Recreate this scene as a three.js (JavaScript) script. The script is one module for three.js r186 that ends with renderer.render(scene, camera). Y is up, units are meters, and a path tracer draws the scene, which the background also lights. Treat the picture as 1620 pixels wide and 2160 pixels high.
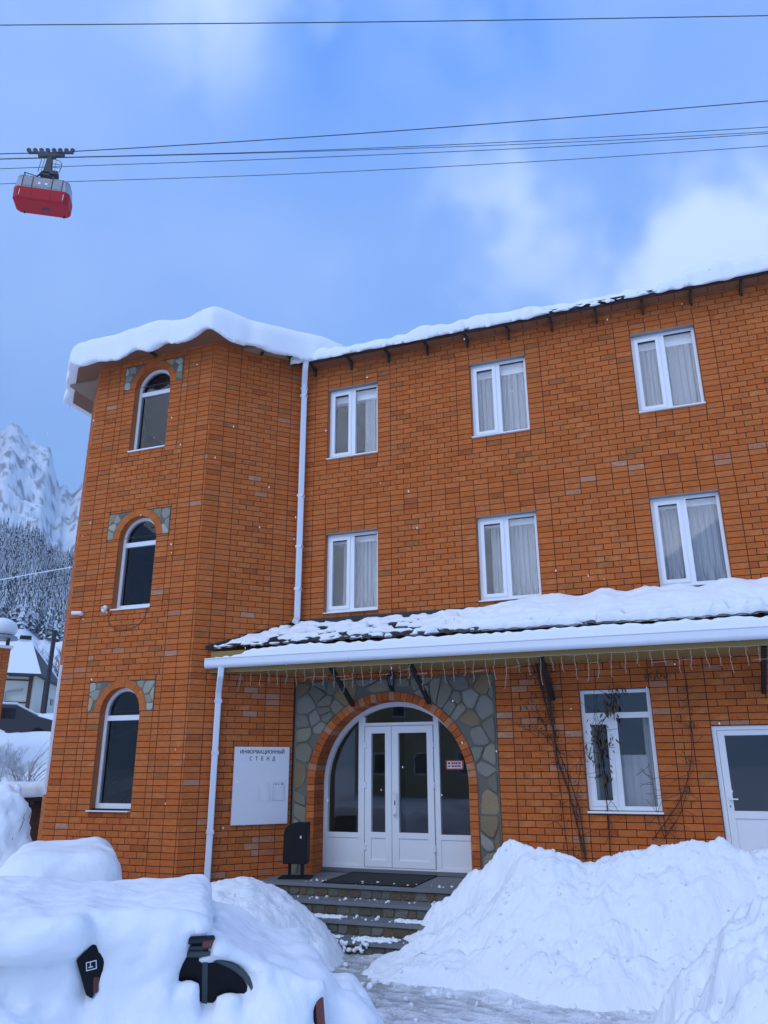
import * as THREE from 'three';
import { mergeGeometries } from 'three/addons/utils/BufferGeometryUtils.js';
import { RoundedBoxGeometry } from 'three/addons/geometries/RoundedBoxGeometry.js';
import { createNoise2D, createNoise3D } from 'simplex-noise';

// ---------------------------------------------------------------- camera, sky, sun, exposure
const scene = new THREE.Scene();
const CAM = new THREE.Vector3(5.736, 2.34, 12.353), FPX = 1608.26;
const camera = new THREE.PerspectiveCamera(2 * Math.atan(1080 / FPX) * 180 / Math.PI, 0.75, 0.05, 5000);
camera.rotation.order = 'YXZ';
camera.rotation.set(0.32116, 0.35447, -0.00435);
camera.position.copy(CAM);
camera.updateMatrixWorld(true); camera.updateProjectionMatrix();

const renderer = new THREE.WebGLRenderer({ antialias: true });
renderer.toneMapping = THREE.LinearToneMapping;
renderer.toneMappingExposure = 1.78;
renderer.shadowMap.enabled = true;

function mulberry(a) { return () => { a |= 0; a = a + 0x6D2B79F5 | 0; let t = Math.imul(a ^ a >>> 15, 1 | a); t = t + Math.imul(t ^ t >>> 7, 61 | t) ^ t; return ((t ^ t >>> 14) >>> 0) / 4294967296; }; }
const rng = mulberry(20417);
const rnd = (a = 0, b = 1) => a + (b - a) * rng();
const N2 = createNoise2D(mulberry(7)), N3 = createNoise3D(mulberry(11));
const clamp = (v, a = 0, b = 1) => Math.min(b, Math.max(a, v));
const sstep = (a, b, v) => { const t = clamp((v - a) / (b - a)); return t * t * (3 - 2 * t); };
const mix = (a, b, t) => a + (b - a) * t;
function fbm2(x, y, o = 4, g = 0.5) { let s = 0, a = 1, n = 0; for (let i = 0; i < o; i++) { s += a * N2(x, y); n += a; a *= g; x = x * 2.03 + 13.7; y = y * 2.03 - 7.1; } return s / n; }
function fbm3(x, y, z, o = 4, g = 0.5) { let s = 0, a = 1, n = 0; for (let i = 0; i < o; i++) { s += a * N3(x, y, z); n += a; a *= g; x = x * 2.03 + 13.7; y = y * 2.03 - 7.1; z = z * 2.03 + 3.3; } return s / n; }

// photo pixel -> ray; a point on a plane or at a horizontal distance
function ray(u, v) { return new THREE.Vector3((u - 810) / FPX, -(v - 1080) / FPX, -1).applyQuaternion(camera.quaternion); }
function onZ(u, v, z) { const d = ray(u, v); return d.multiplyScalar((z - CAM.z) / d.z).add(CAM); }
function onY(u, v, y) { const d = ray(u, v); return d.multiplyScalar((y - CAM.y) / d.y).add(CAM); }
function atD(u, v, D) { const d = ray(u, v); return d.multiplyScalar(D / Math.hypot(d.x, d.z)).add(CAM); }

// sky: blue winter sky with soft broken cloud
{
  const W = 1024, H = 512, data = new Float32Array(W * H * 4);
  const blobs = [[1110, 470, 0.085, 0.75], [1080, 420, 0.05, 0.5], [1480, 545, 0.085, 1.5], [1580, 540, 0.09, 1.4], [480, 25, 0.06, 0.65], [440, -60, 0.09, 0.5], [1190, 520, 0.07, 0.45],
    [640, 10, 0.07, -0.5], [1050, -10, 0.06, -0.35], [1330, 470, 0.07, -0.4], [1560, 420, 0.08, -0.3], [800, 180, 0.2, -0.2]]
    .map(([u, v, r, a]) => ({ d: ray(u, v).normalize(), r, a }));
  const dir = new THREE.Vector3();
  for (let j = 0; j < H; j++) for (let i = 0; i < W; i++) {
    const phi = ((i + 0.5) / W - 0.5) * 2 * Math.PI, th = ((j + 0.5) / H - 0.5) * Math.PI;
    dir.set(Math.cos(th) * Math.cos(phi), Math.sin(th), Math.cos(th) * Math.sin(phi));
    const e = Math.max(0, dir.y), k = 1 / (0.35 + e);
    let c = 0.5 + 0.75 * fbm3(dir.x * k * 0.9 + 3, dir.y * 0.8, dir.z * k * 0.9, 5, 0.52);
    const w = 0.10 * fbm3(dir.x * 6.5, dir.y * 6.5, dir.z * 6.5, 6, 0.58);
    let add = 0;
    for (const b of blobs) { const a = Math.acos(clamp(dir.dot(b.d), -1, 1)) + w; add += b.a * Math.exp(-(a * a) / (b.r * b.r)); }
    c = clamp(c * 0.55 - 0.11 + add * (0.9 + 6 * w) + 1.6 * w * w * Math.sign(w) * 10, -0.3, 1.5);
    const t = 1 - Math.pow(1 - e, 2.2);             // 0 at the horizon, 1 overhead
    const lo = [0.228, 0.455, 0.87], hi = [0.118, 0.27, 0.70], cl = [0.49, 0.62, 0.84];
    const o = (j * W + i) * 4;
    for (let q = 0; q < 3; q++) data[o + q] = mix(mix(lo[q], hi[q], t), cl[q], c * 0.75);
    data[o + 3] = 1;
  }
  const sky = new THREE.DataTexture(data, W, H, THREE.RGBAFormat, THREE.FloatType);
  sky.mapping = THREE.EquirectangularReflectionMapping; sky.magFilter = sky.minFilter = THREE.LinearFilter; sky.needsUpdate = true;
  scene.background = sky; scene.environment = sky;
}
const sun = new THREE.DirectionalLight(new THREE.Color(0.88, 0.93, 1.0), 1.35);
sun.position.set(-6, 22, 24).multiplyScalar(1.6); sun.target.position.set(2, 3, 0);
sun.castShadow = true; sun.shadow.radius = 110; sun.shadow.mapSize.set(2048, 2048);
Object.assign(sun.shadow.camera, { left: -30, right: 30, top: 30, bottom: -30, near: 1, far: 120 });
scene.add(sun, sun.target);
scene.fog = new THREE.FogExp2(new THREE.Color(0.80, 0.90, 1.0), 0.00075);

// ---------------------------------------------------------------- helpers
const taken = {};
function numbered(n) { const k = taken[n] = (taken[n] ?? -1) + 1; return k ? `${n}_${String(k).padStart(3, '0')}` : n; }
function tag(o, label, category, group, kind) { Object.assign(o.userData, { label, category }); if (group) o.userData.group = group; if (kind) o.userData.kind = kind; return o; }
function thing(name, label, category, pos = [0, 0, 0], turn = 0, group) {
  const g = new THREE.Group(); g.name = numbered(name); g.position.set(...pos); g.rotation.y = turn; scene.add(g); return tag(g, label, category, group);
}
function mesh(name, geo, mat, parent) {
  const g = Array.isArray(geo) ? join(geo) : geo;
  const m = new THREE.Mesh(g, mat); m.name = parent ? name : numbered(name); m.castShadow = m.receiveShadow = true; (parent ?? scene).add(m); return m;
}
function struct(name, geo, mat) { const m = mesh(name, geo, mat); m.userData.kind = 'structure'; return m; }
function join(list) {
  const l = list.map((g) => { g = g.index ? g.toNonIndexed() : g; for (const k of Object.keys(g.attributes)) if (!['position', 'normal', 'uv', 'color'].includes(k)) g.deleteAttribute(k); return g; });
  const keys = ['position', 'normal', 'uv', 'color'].filter((k) => l.every((g) => g.attributes[k]));
  for (const g of l) for (const k of Object.keys(g.attributes)) if (!keys.includes(k)) g.deleteAttribute(k);
  return l.length === 1 ? l[0] : mergeGeometries(l);
}
function metricUV(g) { // uv in metres from the dominant normal axis
  const p = g.attributes.position, n = g.attributes.normal, uv = new Float32Array(p.count * 2);
  for (let i = 0; i < p.count; i++) {
    const ax = Math.abs(n.getX(i)), ay = Math.abs(n.getY(i)), az = Math.abs(n.getZ(i)), x = p.getX(i), y = p.getY(i), z = p.getZ(i);
    if (ay >= ax && ay >= az) { uv[2 * i] = x; uv[2 * i + 1] = z; } else if (ax > az) { uv[2 * i] = z; uv[2 * i + 1] = y; } else { uv[2 * i] = x; uv[2 * i + 1] = y; }
  }
  g.setAttribute('uv', new THREE.BufferAttribute(uv, 2)); return g;
}
// box from corner to corner
function bx(x0, x1, y0, y1, z0, z1, r = 0) {
  const w = Math.abs(x1 - x0), h = Math.abs(y1 - y0), d = Math.abs(z1 - z0);
  const g = r > 0 ? new RoundedBoxGeometry(w, h, d, 2, Math.min(r, w / 2.01, h / 2.01, d / 2.01)) : new THREE.BoxGeometry(w, h, d);
  g.translate((x0 + x1) / 2, (y0 + y1) / 2, (z0 + z1) / 2);
  return metricUV(r > 0 && g.index ? g.toNonIndexed() : g);
}
function bar(a, b, w, h) { // square bar between two points
  const A = new THREE.Vector3(...(a.isVector3 ? a.toArray() : a)), B = new THREE.Vector3(...(b.isVector3 ? b.toArray() : b));
  const g = new THREE.BoxGeometry(w, h ?? w, A.distanceTo(B)); const m = new THREE.Matrix4().lookAt(A, B, Math.abs(A.clone().sub(B).normalize().y) > 0.98 ? new THREE.Vector3(0, 0, 1) : new THREE.Vector3(0, 1, 0));
  g.applyMatrix4(m); g.translate((A.x + B.x) / 2, (A.y + B.y) / 2, (A.z + B.z) / 2); return g;
}
const V = (a) => a.isVector3 ? a : new THREE.Vector3(...a);
function tube(pts, r, seg = 6, n) { return new THREE.TubeGeometry(new THREE.CatmullRomCurve3(pts.map(V), false, 'centripetal'), n ?? Math.max(2, pts.length * 3), r, seg, false); }
function taperTube(pts, r0, r1, seg = 6, n) {
  n = n ?? pts.length * 4; const c = new THREE.CatmullRomCurve3(pts.map(V)), g = new THREE.TubeGeometry(c, n, 1, seg, false), p = g.attributes.position, v = new THREE.Vector3(), q = new THREE.Vector3();
  for (let i = 0; i <= n; i++) { c.getPointAt(i / n, q); const r = mix(r0, r1, i / n); for (let j = 0; j <= seg; j++) { const k = i * (seg + 1) + j; v.fromBufferAttribute(p, k).sub(q).multiplyScalar(r).add(q); p.setXYZ(k, v.x, v.y, v.z); } }
  return g;
}
function paint(g, c) { const n = g.attributes.position.count, a = new Float32Array(n * 3); for (let i = 0; i < n; i++) { a[3 * i] = c[0]; a[3 * i + 1] = c[1]; a[3 * i + 2] = c[2]; } g.setAttribute('color', new THREE.BufferAttribute(a, 3)); return g; }

// naive surface nets over a field (negative inside)
function surfaceNets(f, lo, hi, cell) {
  const n = [0, 1, 2].map((k) => Math.ceil((hi[k] - lo[k]) / cell) + 1), [nx, ny, nz] = n, val = new Float32Array(nx * ny * nz), id = new Int32Array(nx * ny * nz).fill(-1);
  const I = (i, j, k) => (k * ny + j) * nx + i;
  for (let k = 0; k < nz; k++) for (let j = 0; j < ny; j++) for (let i = 0; i < nx; i++) {
    const edge = i === 0 || j === 0 || k === 0 || i === nx - 1 || j === ny - 1 || k === nz - 1;
    const v = f(lo[0] + i * cell, lo[1] + j * cell, lo[2] + k * cell); val[I(i, j, k)] = edge ? Math.max(v, cell * 0.3) : v;
  }
  const pos = [], idx = [];
  for (let k = 0; k < nz - 1; k++) for (let j = 0; j < ny - 1; j++) for (let i = 0; i < nx - 1; i++) {
    let m = 0, s = [0, 0, 0]; const c = [];
    for (let q = 0; q < 8; q++) c.push(val[I(i + (q & 1), j + (q >> 1 & 1), k + (q >> 2))]);
    let neg = 0; for (const v of c) if (v < 0) neg++;
    if (!neg || neg === 8) continue;
    for (let a = 0; a < 8; a++) for (let b = 0; b < 3; b++) if (!(a >> b & 1)) { const e = a | 1 << b; if ((c[a] < 0) !== (c[e] < 0)) { const t = c[a] / (c[a] - c[e]); for (let q = 0; q < 3; q++) s[q] += (a >> q & 1) + (q === b ? t : 0); m++; } }
    id[I(i, j, k)] = pos.length / 3; pos.push(lo[0] + (i + s[0] / m) * cell, lo[1] + (j + s[1] / m) * cell, lo[2] + (k + s[2] / m) * cell);
  }
  for (let k = 1; k < nz - 1; k++) for (let j = 1; j < ny - 1; j++) for (let i = 1; i < nx - 1; i++) {
    const v0 = val[I(i, j, k)] < 0;
    const quad = (a, b, c, d, fl) => { a = id[a]; b = id[b]; c = id[c]; d = id[d]; if (a < 0 || b < 0 || c < 0 || d < 0) return; fl ? idx.push(a, b, c, a, c, d) : idx.push(a, c, b, a, d, c); };
    if (v0 !== val[I(i + 1, j, k)] < 0) quad(I(i, j - 1, k - 1), I(i, j, k - 1), I(i, j, k), I(i, j - 1, k), v0);
    if (v0 !== val[I(i, j + 1, k)] < 0) quad(I(i - 1, j, k - 1), I(i - 1, j, k), I(i, j, k), I(i, j, k - 1), v0);
    if (v0 !== val[I(i, j, k + 1)] < 0) quad(I(i - 1, j - 1, k), I(i, j - 1, k), I(i, j, k), I(i - 1, j, k), v0);
  }
  const g = new THREE.BufferGeometry(); g.setAttribute('position', new THREE.Float32BufferAttribute(pos, 3)); g.setIndex(idx); g.computeVertexNormals();
  const uv = new Float32Array(pos.length / 3 * 2); for (let i = 0; i < uv.length / 2; i++) { uv[2 * i] = pos[3 * i] + 0.37 * pos[3 * i + 1]; uv[2 * i + 1] = pos[3 * i + 2] + 0.61 * pos[3 * i + 1]; }
  g.setAttribute('uv', new THREE.BufferAttribute(uv, 2)); return g;
}
const smin = (a, b, k) => { const h = clamp(0.5 + 0.5 * (b - a) / k); return b + (a - b) * h - k * h * (1 - h); };
const sdBox = (x, y, z, cx, cy, cz, hx, hy, hz, r) => { const a = Math.abs(x - cx) - hx + r, b = Math.abs(y - cy) - hy + r, c = Math.abs(z - cz) - hz + r; return Math.hypot(Math.max(a, 0), Math.max(b, 0), Math.max(c, 0)) + Math.min(Math.max(a, b, c), 0) - r; };
const sdEll = (x, y, z, cx, cy, cz, rx, ry, rz) => { const a = (x - cx) / rx, b = (y - cy) / ry, c = (z - cz) / rz, k = Math.hypot(a, b, c); return (k - 1) * Math.min(rx, ry, rz); };
const sdCap = (x, y, z, a, b, r) => { const bx_ = b[0] - a[0], by = b[1] - a[1], bz = b[2] - a[2], px = x - a[0], py = y - a[1], pz = z - a[2], h = clamp((px * bx_ + py * by + pz * bz) / (bx_ * bx_ + by * by + bz * bz)); return Math.hypot(px - bx_ * h, py - by * h, pz - bz * h) - r; };

// a height sheet over x,z; cells that lie below its floor are left out
function heightSheet(x0, x1, z0, z1, cell, h, floor, col) {
  const nx = Math.round((x1 - x0) / cell), nz = Math.round((z1 - z0) / cell), pos = [], uv = [], cols = [], idx = [], ok = [];
  for (let k = 0; k <= nz; k++) for (let i = 0; i <= nx; i++) { const x = x0 + i * cell, z = z0 + k * cell, y = h(x, z); pos.push(x, y, z); uv.push(x + 0.3 * y, z + 0.6 * y); ok.push(floor === undefined || y > floor); if (col) cols.push(...col(x, z, y)); }
  for (let k = 0; k < nz; k++) for (let i = 0; i < nx; i++) { const a = k * (nx + 1) + i, b = a + 1, c = a + nx + 1, d = c + 1; if (!(ok[a] || ok[b] || ok[c] || ok[d])) continue; idx.push(a, c, b, b, c, d); }
  const g = new THREE.BufferGeometry(); g.setAttribute('position', new THREE.Float32BufferAttribute(pos, 3)); g.setAttribute('uv', new THREE.Float32BufferAttribute(uv, 2)); if (col) g.setAttribute('color', new THREE.Float32BufferAttribute(cols, 3)); g.setIndex(idx); g.computeVertexNormals(); return g;
}

// ---------------------------------------------------------------- textures and materials
function noiseTex(size, fn, srgb) {
  const d = new Uint8Array(size * size * 4);
  for (let j = 0; j < size; j++) for (let i = 0; i < size; i++) { const v = fn(i / size, j / size), o = (j * size + i) * 4; const c = Array.isArray(v) ? v : [v, v, v]; for (let q = 0; q < 3; q++) d[o + q] = clamp(c[q]) * 255; d[o + 3] = 255; }
  const t = new THREE.DataTexture(d, size, size); t.wrapS = t.wrapT = THREE.RepeatWrapping; t.magFilter = THREE.LinearFilter; t.minFilter = THREE.LinearMipmapLinearFilter; t.generateMipmaps = true; if (srgb) t.colorSpace = THREE.SRGBColorSpace; t.needsUpdate = true; return t;
}
// tiling noise on a torus-like blend
function tile(u, v, f, o = 4) { const s = (x, y) => fbm2(x * f, y * f, o, 0.55); const a = s(u, v), b = s(u - 1, v), c = s(u, v - 1), d = s(u - 1, v - 1); return mix(mix(a, b, u), mix(c, d, u), v); }
const texGrain = noiseTex(256, (u, v) => 0.5 + 0.75 * tile(u, v, 14, 5));
// fired clay: cloudy tone, iron specks and pale lime bloom
const texClay = noiseTex(512, (u, v) => { const a = 0.80 + 0.16 * tile(u, v, 7, 4) + 0.10 * tile(u + 0.31, v, 26, 3), l = Math.max(0, tile(u, v + 0.47, 5, 5) - 0.22) * 0.9, d = Math.max(0, tile(u + 0.6, v + 0.2, 40, 2) - 0.3) * 0.6; return [clamp(a + l * 0.10 - d), clamp(a + l * 0.55 - d), clamp(a + l * 1.0 - d)]; });
const texSnow = noiseTex(512, (u, v) => 0.5 + 0.55 * tile(u, v, 9, 6));
const rep = (t, n) => { const c = t.clone(); c.repeat.set(n, n); c.needsUpdate = true; return c; };
const M = {};
const std = (r, g, b, rough = 0.7, o = {}) => new THREE.MeshStandardMaterial({ color: new THREE.Color().setRGB(r, g, b), roughness: rough, ...o });
M.snow = std(0.86, 0.87, 0.885, 0.92, { bumpMap: rep(texSnow, 1.1), bumpScale: 0.005 });
M.snowRough = std(0.85, 0.86, 0.875, 0.95, { bumpMap: rep(texSnow, 1.6), bumpScale: 0.010 });
M.snowFar = std(0.86, 0.87, 0.885, 0.92);
M.brick = new THREE.MeshPhysicalMaterial({ vertexColors: true, map: rep(texClay, 0.8), roughness: 0.95, specularIntensity: 0.25, bumpMap: rep(texGrain, 3), bumpScale: 0.004 });
M.mortar = std(0.045, 0.02, 0.013, 0.95, { bumpMap: rep(texGrain, 6), bumpScale: 0.004 });
M.pvc = std(0.80, 0.80, 0.81, 0.32);
M.pvcSeam = std(0.16, 0.16, 0.17, 0.6);
M.rubber = std(0.03, 0.03, 0.032, 0.6);
M.glass = new THREE.MeshPhysicalMaterial({ color: 0xffffff, transmission: 1, thickness: 0, roughness: 0.015, ior: 1.8, specularIntensity: 1 });
M.glassTint = new THREE.MeshPhysicalMaterial({ color: new THREE.Color().setRGB(0.50, 0.52, 0.55), transmission: 1, thickness: 0, roughness: 0.015, ior: 1.5 });
M.curtain = std(0.36, 0.37, 0.385, 0.95, { side: THREE.DoubleSide });
M.room = std(0.42, 0.41, 0.38, 0.9);
M.roomDark = std(0.32, 0.24, 0.16, 0.85);
M.plaster = std(0.30, 0.29, 0.27, 0.9, { bumpMap: rep(texGrain, 2), bumpScale: 0.004 });
M.wood = std(0.24, 0.10, 0.045, 0.75, { bumpMap: rep(texGrain, 4), bumpScale: 0.003 });
M.woodDark = std(0.035, 0.02, 0.013, 0.7);
M.soffit = std(0.30, 0.19, 0.055, 0.7);
M.roofTin = std(0.012, 0.028, 0.027, 0.45, { metalness: 0.2 });
M.roofBrown = std(0.05, 0.035, 0.03, 0.6);
M.black = new THREE.MeshPhysicalMaterial({ color: new THREE.Color().setRGB(0.008, 0.008, 0.009), roughness: 0.6, specularIntensity: 0.4 });
M.iron = std(0.02, 0.019, 0.019, 0.6, { metalness: 0.4 });
M.pipe = std(0.72, 0.74, 0.78, 0.35, { metalness: 0.1 });
M.slab = std(0.15, 0.155, 0.16, 0.75, { bumpMap: rep(texGrain, 2), bumpScale: 0.003 });
M.stone = new THREE.MeshStandardMaterial({ vertexColors: true, roughness: 0.9, bumpMap: rep(texGrain, 2.2), bumpScale: 0.012 });
M.stoneJoint = std(0.15, 0.138, 0.108, 0.95, { bumpMap: rep(texGrain, 4), bumpScale: 0.008 });
M.wire = std(0.40, 0.33, 0.25, 0.6);
M.vine = std(0.045, 0.026, 0.017, 0.9);
M.leaf = std(0.085, 0.055, 0.024, 0.9, { side: THREE.DoubleSide });
M.cable = std(0.03, 0.035, 0.045, 0.6);

// ================================================================ THE BRICK BUILDING
const house = thing('brick_building', 'three-storey orange brick building with an octagonal corner tower and white windows', 'building');
const CO = 0.0995, UN = 0.26, Y0 = 4.93 - 49 * CO;              // course, brick unit, datum of the courses
const S2 = Math.SQRT1_2, TZ = 1.29, CX = -1.82, LX = -4.56;       // tower front plane, its right and left corners
const PORCH = 0.68;
const WIN = { w: 4 * UN, h: 15 * CO, xs: [0, 11 * UN, 22 * UN], ys: [4.93, 4.93 + 30 * CO] };
const TW = { cx: -3.21, hw: 0.41, sills: [1.66, 5.02, 8.11], spring: [3.24, 6.36, 9.48] };
const DOOR = { cx: 1.24, r: 1.33, spring: 2.05, bottom: 0.745, z: -0.36 };
const faces = [];
function face(o, d, n, len, y0, y1, zones, openings, pale) { const f = { o, d, n, len, y0, y1, zones, openings, pale }; f.m = new THREE.Matrix4().makeBasis(new THREE.Vector3(d[0], 0, d[1]), new THREE.Vector3(0, 1, 0), new THREE.Vector3(n[0], 0, n[1])).setPosition(o[0], 0, o[1]); faces.push(f); return f; }
const inBand = (y) => WIN.ys.some((s) => y > s - 2.1 * CO && y < s + WIN.h + 2.1 * CO);
const MX = -0.53, MLEN = 9.4;
const mainOpen = [];
for (const x of WIN.xs) for (const y of WIN.ys) mainOpen.push([x, x + WIN.w, y, y + WIN.h]);
const GW = [4.36, 5.40, 1.68, 3.44], D2 = [6.18, 7.14, 0.5, 2.87];
mainOpen.push(GW, D2, [-0.50, 3.05, 0, 3.76]);
const fMain = face([MX, 0], [1, 0], [0, 1], MLEN, 0.55, 9.98, (y) => {
  const z = (list) => list.map(([a, b, s]) => [a - MX, b - MX, s]);
  if (y < 4.6) return y > 3.76 ? z([[MX, MX + UN, 1], [MX + UN, 3.05, 0], [3.05, 3.31, 1], [3.31, 4.10, 0], [4.10, 4.36, 1], [4.36, 5.40, y < 3.7 ? 1 : 0], [5.40, 5.66, 1], [5.66, 5.92, 0], [5.92, 6.18, 1], [6.18, 7.48, 0], [7.48, 8.87, 0]])
    : z([[3.05, 3.31, 1], [3.31, 4.10, 0], [4.10, 4.36, 1], [4.36, 5.40, (y > 1.4 && y < 1.7) || y > 3.4 ? 1 : 0], [5.40, 5.66, 1], [5.66, 5.92, 0], [5.92, 6.18, 1], [6.18, 7.14, y < 3.1 ? 1 : 0], [7.14, 7.40, 1], [7.40, 8.87, 0]]);
  if (y > 6.72 && y < 6.72 + 3 * CO) return z([[MX, 8.87, 1]]);
  if (!inBand(y)) return z([[MX, MX + UN, 1], [MX + UN, 8.87, 0]]);
  const l = [[MX, MX + UN, 1], [MX + UN, 0, 1]];
  WIN.xs.forEach((x, i) => { l.push([x, x + 4 * UN, 1], [x + 4 * UN, x + 5 * UN, 1], i < 2 ? [x + 5 * UN, x + 10 * UN, 0] : [x + 5 * UN, 8.87, 0]); if (i < 2) l.push([x + 10 * UN, x + 11 * UN, 1]); });
  return z(l);
}, mainOpen.map(([a, b, c, d]) => [a - MX, b - MX, c, d]), (x, y) => {
  let p = Math.exp(-(((y - 6.8 - 0.02 * x) / 0.18) ** 2)) * sstep(1.5, 5, x) * 0.45;
  if (y < 3.95) p += 0.32 * sstep(2.2, 3.7, y) * sstep(3.0, 3.3, x) * (x < 3.6 ? 1 : 0.55) + 0.06;
  return p;
});
const fB = face([CX, TZ], [S2, -S2], [S2, S2], 7 * UN + 0.004, 0.55, 10.42, () => [[0, 2 * UN, 1], [2 * UN, 5 * UN, 0], [5 * UN, 7 * UN, 1]], [], (s, y) => (y > 2.9 && y < 4.2 && s > 1 ? 0.28 : 0.03) + (y < 1.6 && s > 1.2 ? 0.25 : 0));
const towOpen = []; const ps0 = -3.905, ps1 = -2.525;
TW.sills.forEach((s, i) => { towOpen.push([TW.cx - TW.hw, TW.cx + TW.hw, s, TW.spring[i] + 0.01], [ps0, ps1, TW.spring[i], TW.spring[i] + 0.515]); });
const fA = face([LX, TZ], [1, 0], [0, 1], CX - LX, 0.55, 10.42, (y) => {
  const z = (list) => list.map(([a, b, s]) => [a - LX, b - LX, s]), a = TW.cx - TW.hw, b = TW.cx + TW.hw, u = 0.2686, v = 0.2675;
  const near = TW.sills.some((s, i) => y > s - 0.12 && y < TW.spring[i] + 0.56);
  if (near) return z([[LX, LX + u, 1], [LX + u, LX + 2 * u, 1], [LX + 2 * u, LX + 2.5 * u, 1], [LX + 2.5 * u, a, 1], [a, b, 1], [b, b + v, 1], [b + v, b + 1.5 * v, 1], [b + 1.5 * v, b + 2.5 * v, 1], [b + 2.5 * v, CX, 1]]);
  return z([[LX, LX + 2 * u, 1], [LX + 2 * u, b + 1.5 * v, 0], [b + 1.5 * v, CX, 1]]);
}, towOpen.map(([a, b, c, d]) => [a - LX, b - LX, c, d]), (s, y) => (y > 3.7 && y < 4.2 ? 0.22 : 0.02));
const fL = face([LX - 7 * UN * S2, TZ - 7 * UN * S2], [S2, S2], [-S2, S2], 7 * UN, 0.55, 10.42, () => [[0, 7 * UN, 0]], [], () => 0.3);

// brick tones (linear)
const tones = []; { const t = mulberry(91); for (let i = 0; i < 14; i++) { const k = 0.92 + 0.15 * t(), h = t() - 0.5; tones.push([0.65 * k * (1 + 0.04 * h), 0.176 * k * (1 + 0.2 * h), 0.046 * k * (1 + 0.4 * h)]); } tones.push([0.47, 0.155, 0.047], [0.50, 0.125, 0.035]); for (let i = 0; i < 4; i++) { const k = 0.25 + 0.13 * i; tones.push([mix(0.56, 0.62, k), mix(0.16, 0.36, k), mix(0.05, 0.24, k)]); } }
const NT = 16, PALE0 = 16;
function brickGeo(w, h, tone, ou = tone * 0.37, ov = tone * 0.71) { // front face at z = 0, small worn arris
  const b = 0.0035, x = w / 2, y = h / 2, d = -0.06, P = [], F = [[-x + b, -y + b, 0], [x - b, -y + b, 0], [x - b, y - b, 0], [-x + b, y - b, 0]], E = [[-x, -y, -b], [x, -y, -b], [x, y, -b], [-x, y, -b]], B = E.map((p) => [p[0], p[1], d]);
  const q = (a, b2, c, e) => P.push(...a, ...b2, ...c, ...a, ...c, ...e);
  q(...F); for (let i = 0; i < 4; i++) { const j = (i + 1) % 4; q(E[i], E[j], F[j], F[i]); q(B[i], B[j], E[j], E[i]); }
  const g = new THREE.BufferGeometry(); g.setAttribute('position', new THREE.Float32BufferAttribute(P, 3)); g.computeVertexNormals();
  const uv = []; for (let i = 0; i < P.length / 3; i++) uv.push(P[3 * i] + ou, P[3 * i + 1] + P[3 * i + 2] + ov); g.setAttribute('uv', new THREE.Float32BufferAttribute(uv, 2));
  return paint(g, tones[tone]);
}
const brickCache = new Map();
function brickShared(w, h, tone) { const k = `${w.toFixed(3)}_${h.toFixed(3)}_${tone}`; if (!brickCache.has(k)) brickCache.set(k, brickGeo(w, h, tone)); return brickCache.get(k); }
const allBricks = [];
for (const f of faces) {
  const J = 0.0105;
  for (let j = Math.floor((f.y0 - Y0) / CO); Y0 + j * CO < f.y1; j++) {
    const ya = Y0 + j * CO, yb = ya + CO;
    for (const [z0, z1, stack] of f.zones(ya + CO / 2)) {
      let cuts = [z0], s = z0 + (!stack && (j & 1) ? UN / 2 : (stack && z1 - z0 < 0.3 ? z1 - z0 : UN));
      while (s < z1 - 0.03) { cuts.push(s); s += UN; } cuts.push(z1);
      for (let i = 0; i + 1 < cuts.length; i++) {
        let parts = [[cuts[i], cuts[i + 1], ya, yb]];
        for (const [a, b, c, d] of f.openings) {
          const next = [];
          for (const [p0, p1, q0, q1] of parts) {
            if (p1 <= a + 0.004 || p0 >= b - 0.004 || q1 <= c + 0.004 || q0 >= d - 0.004) { next.push([p0, p1, q0, q1]); continue; }
            if (q1 > d + 0.015) next.push([Math.max(p0, a), Math.min(p1, b), d, q1]); if (q0 < c - 0.015) next.push([Math.max(p0, a), Math.min(p1, b), q0, c]);
            if (p0 < a - 0.02) next.push([p0, a, q0, q1]); if (p1 > b + 0.02) next.push([b, p1, q0, q1]);
          }
          parts = next;
        }
        for (const [p0, p1, q0, q1] of parts) {
          if (p1 - p0 < 0.02 || q1 - q0 < 0.012) continue;
          const sx = (p0 + p1) / 2, sy = (q0 + q1) / 2;
          const pale = f.pale(f === fMain ? sx + MX : sx, sy) * (0.35 + 1.3 * Math.max(0, N2(sx * 1.3, sy * 2.1)));
          const tone = rng() < pale ? PALE0 + Math.floor(rng() * 4) : (rng() < 0.05 ? 14 + Math.floor(rng() * 2) : Math.floor(rng() * 14));
          allBricks.push({ f, s: sx, y: sy, w: p1 - p0 - J, h: q1 - q0 - J, tone, out: rnd(-0.0015, 0.0018), tilt: rnd(-0.0035, 0.0035) });
        }
      }
    }
  }
}
{ // the bricks that show largest in the picture are parts of their own
  const v = new THREE.Vector3(), w = new THREE.Vector3();
  for (const b of allBricks) { v.set(b.s, b.y, 0).applyMatrix4(b.f.m); w.copy(CAM).sub(v); const D = w.length(), n = (b.f.n[0] * w.x + b.f.n[1] * w.z) / D; const p = v.clone().project(camera); const seen = Math.abs(p.x) < 1 && Math.abs(p.y) < 1 && b.y > 1.55 && !(b.f === fMain && b.y > 3.6 && b.y < 4.75); b.size = seen ? b.w * b.h * n / (D * D) : 0; }
  [...allBricks].sort((a, b) => b.size - a.size).slice(0, 300).forEach((b) => { b.single = true; });
}
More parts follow.
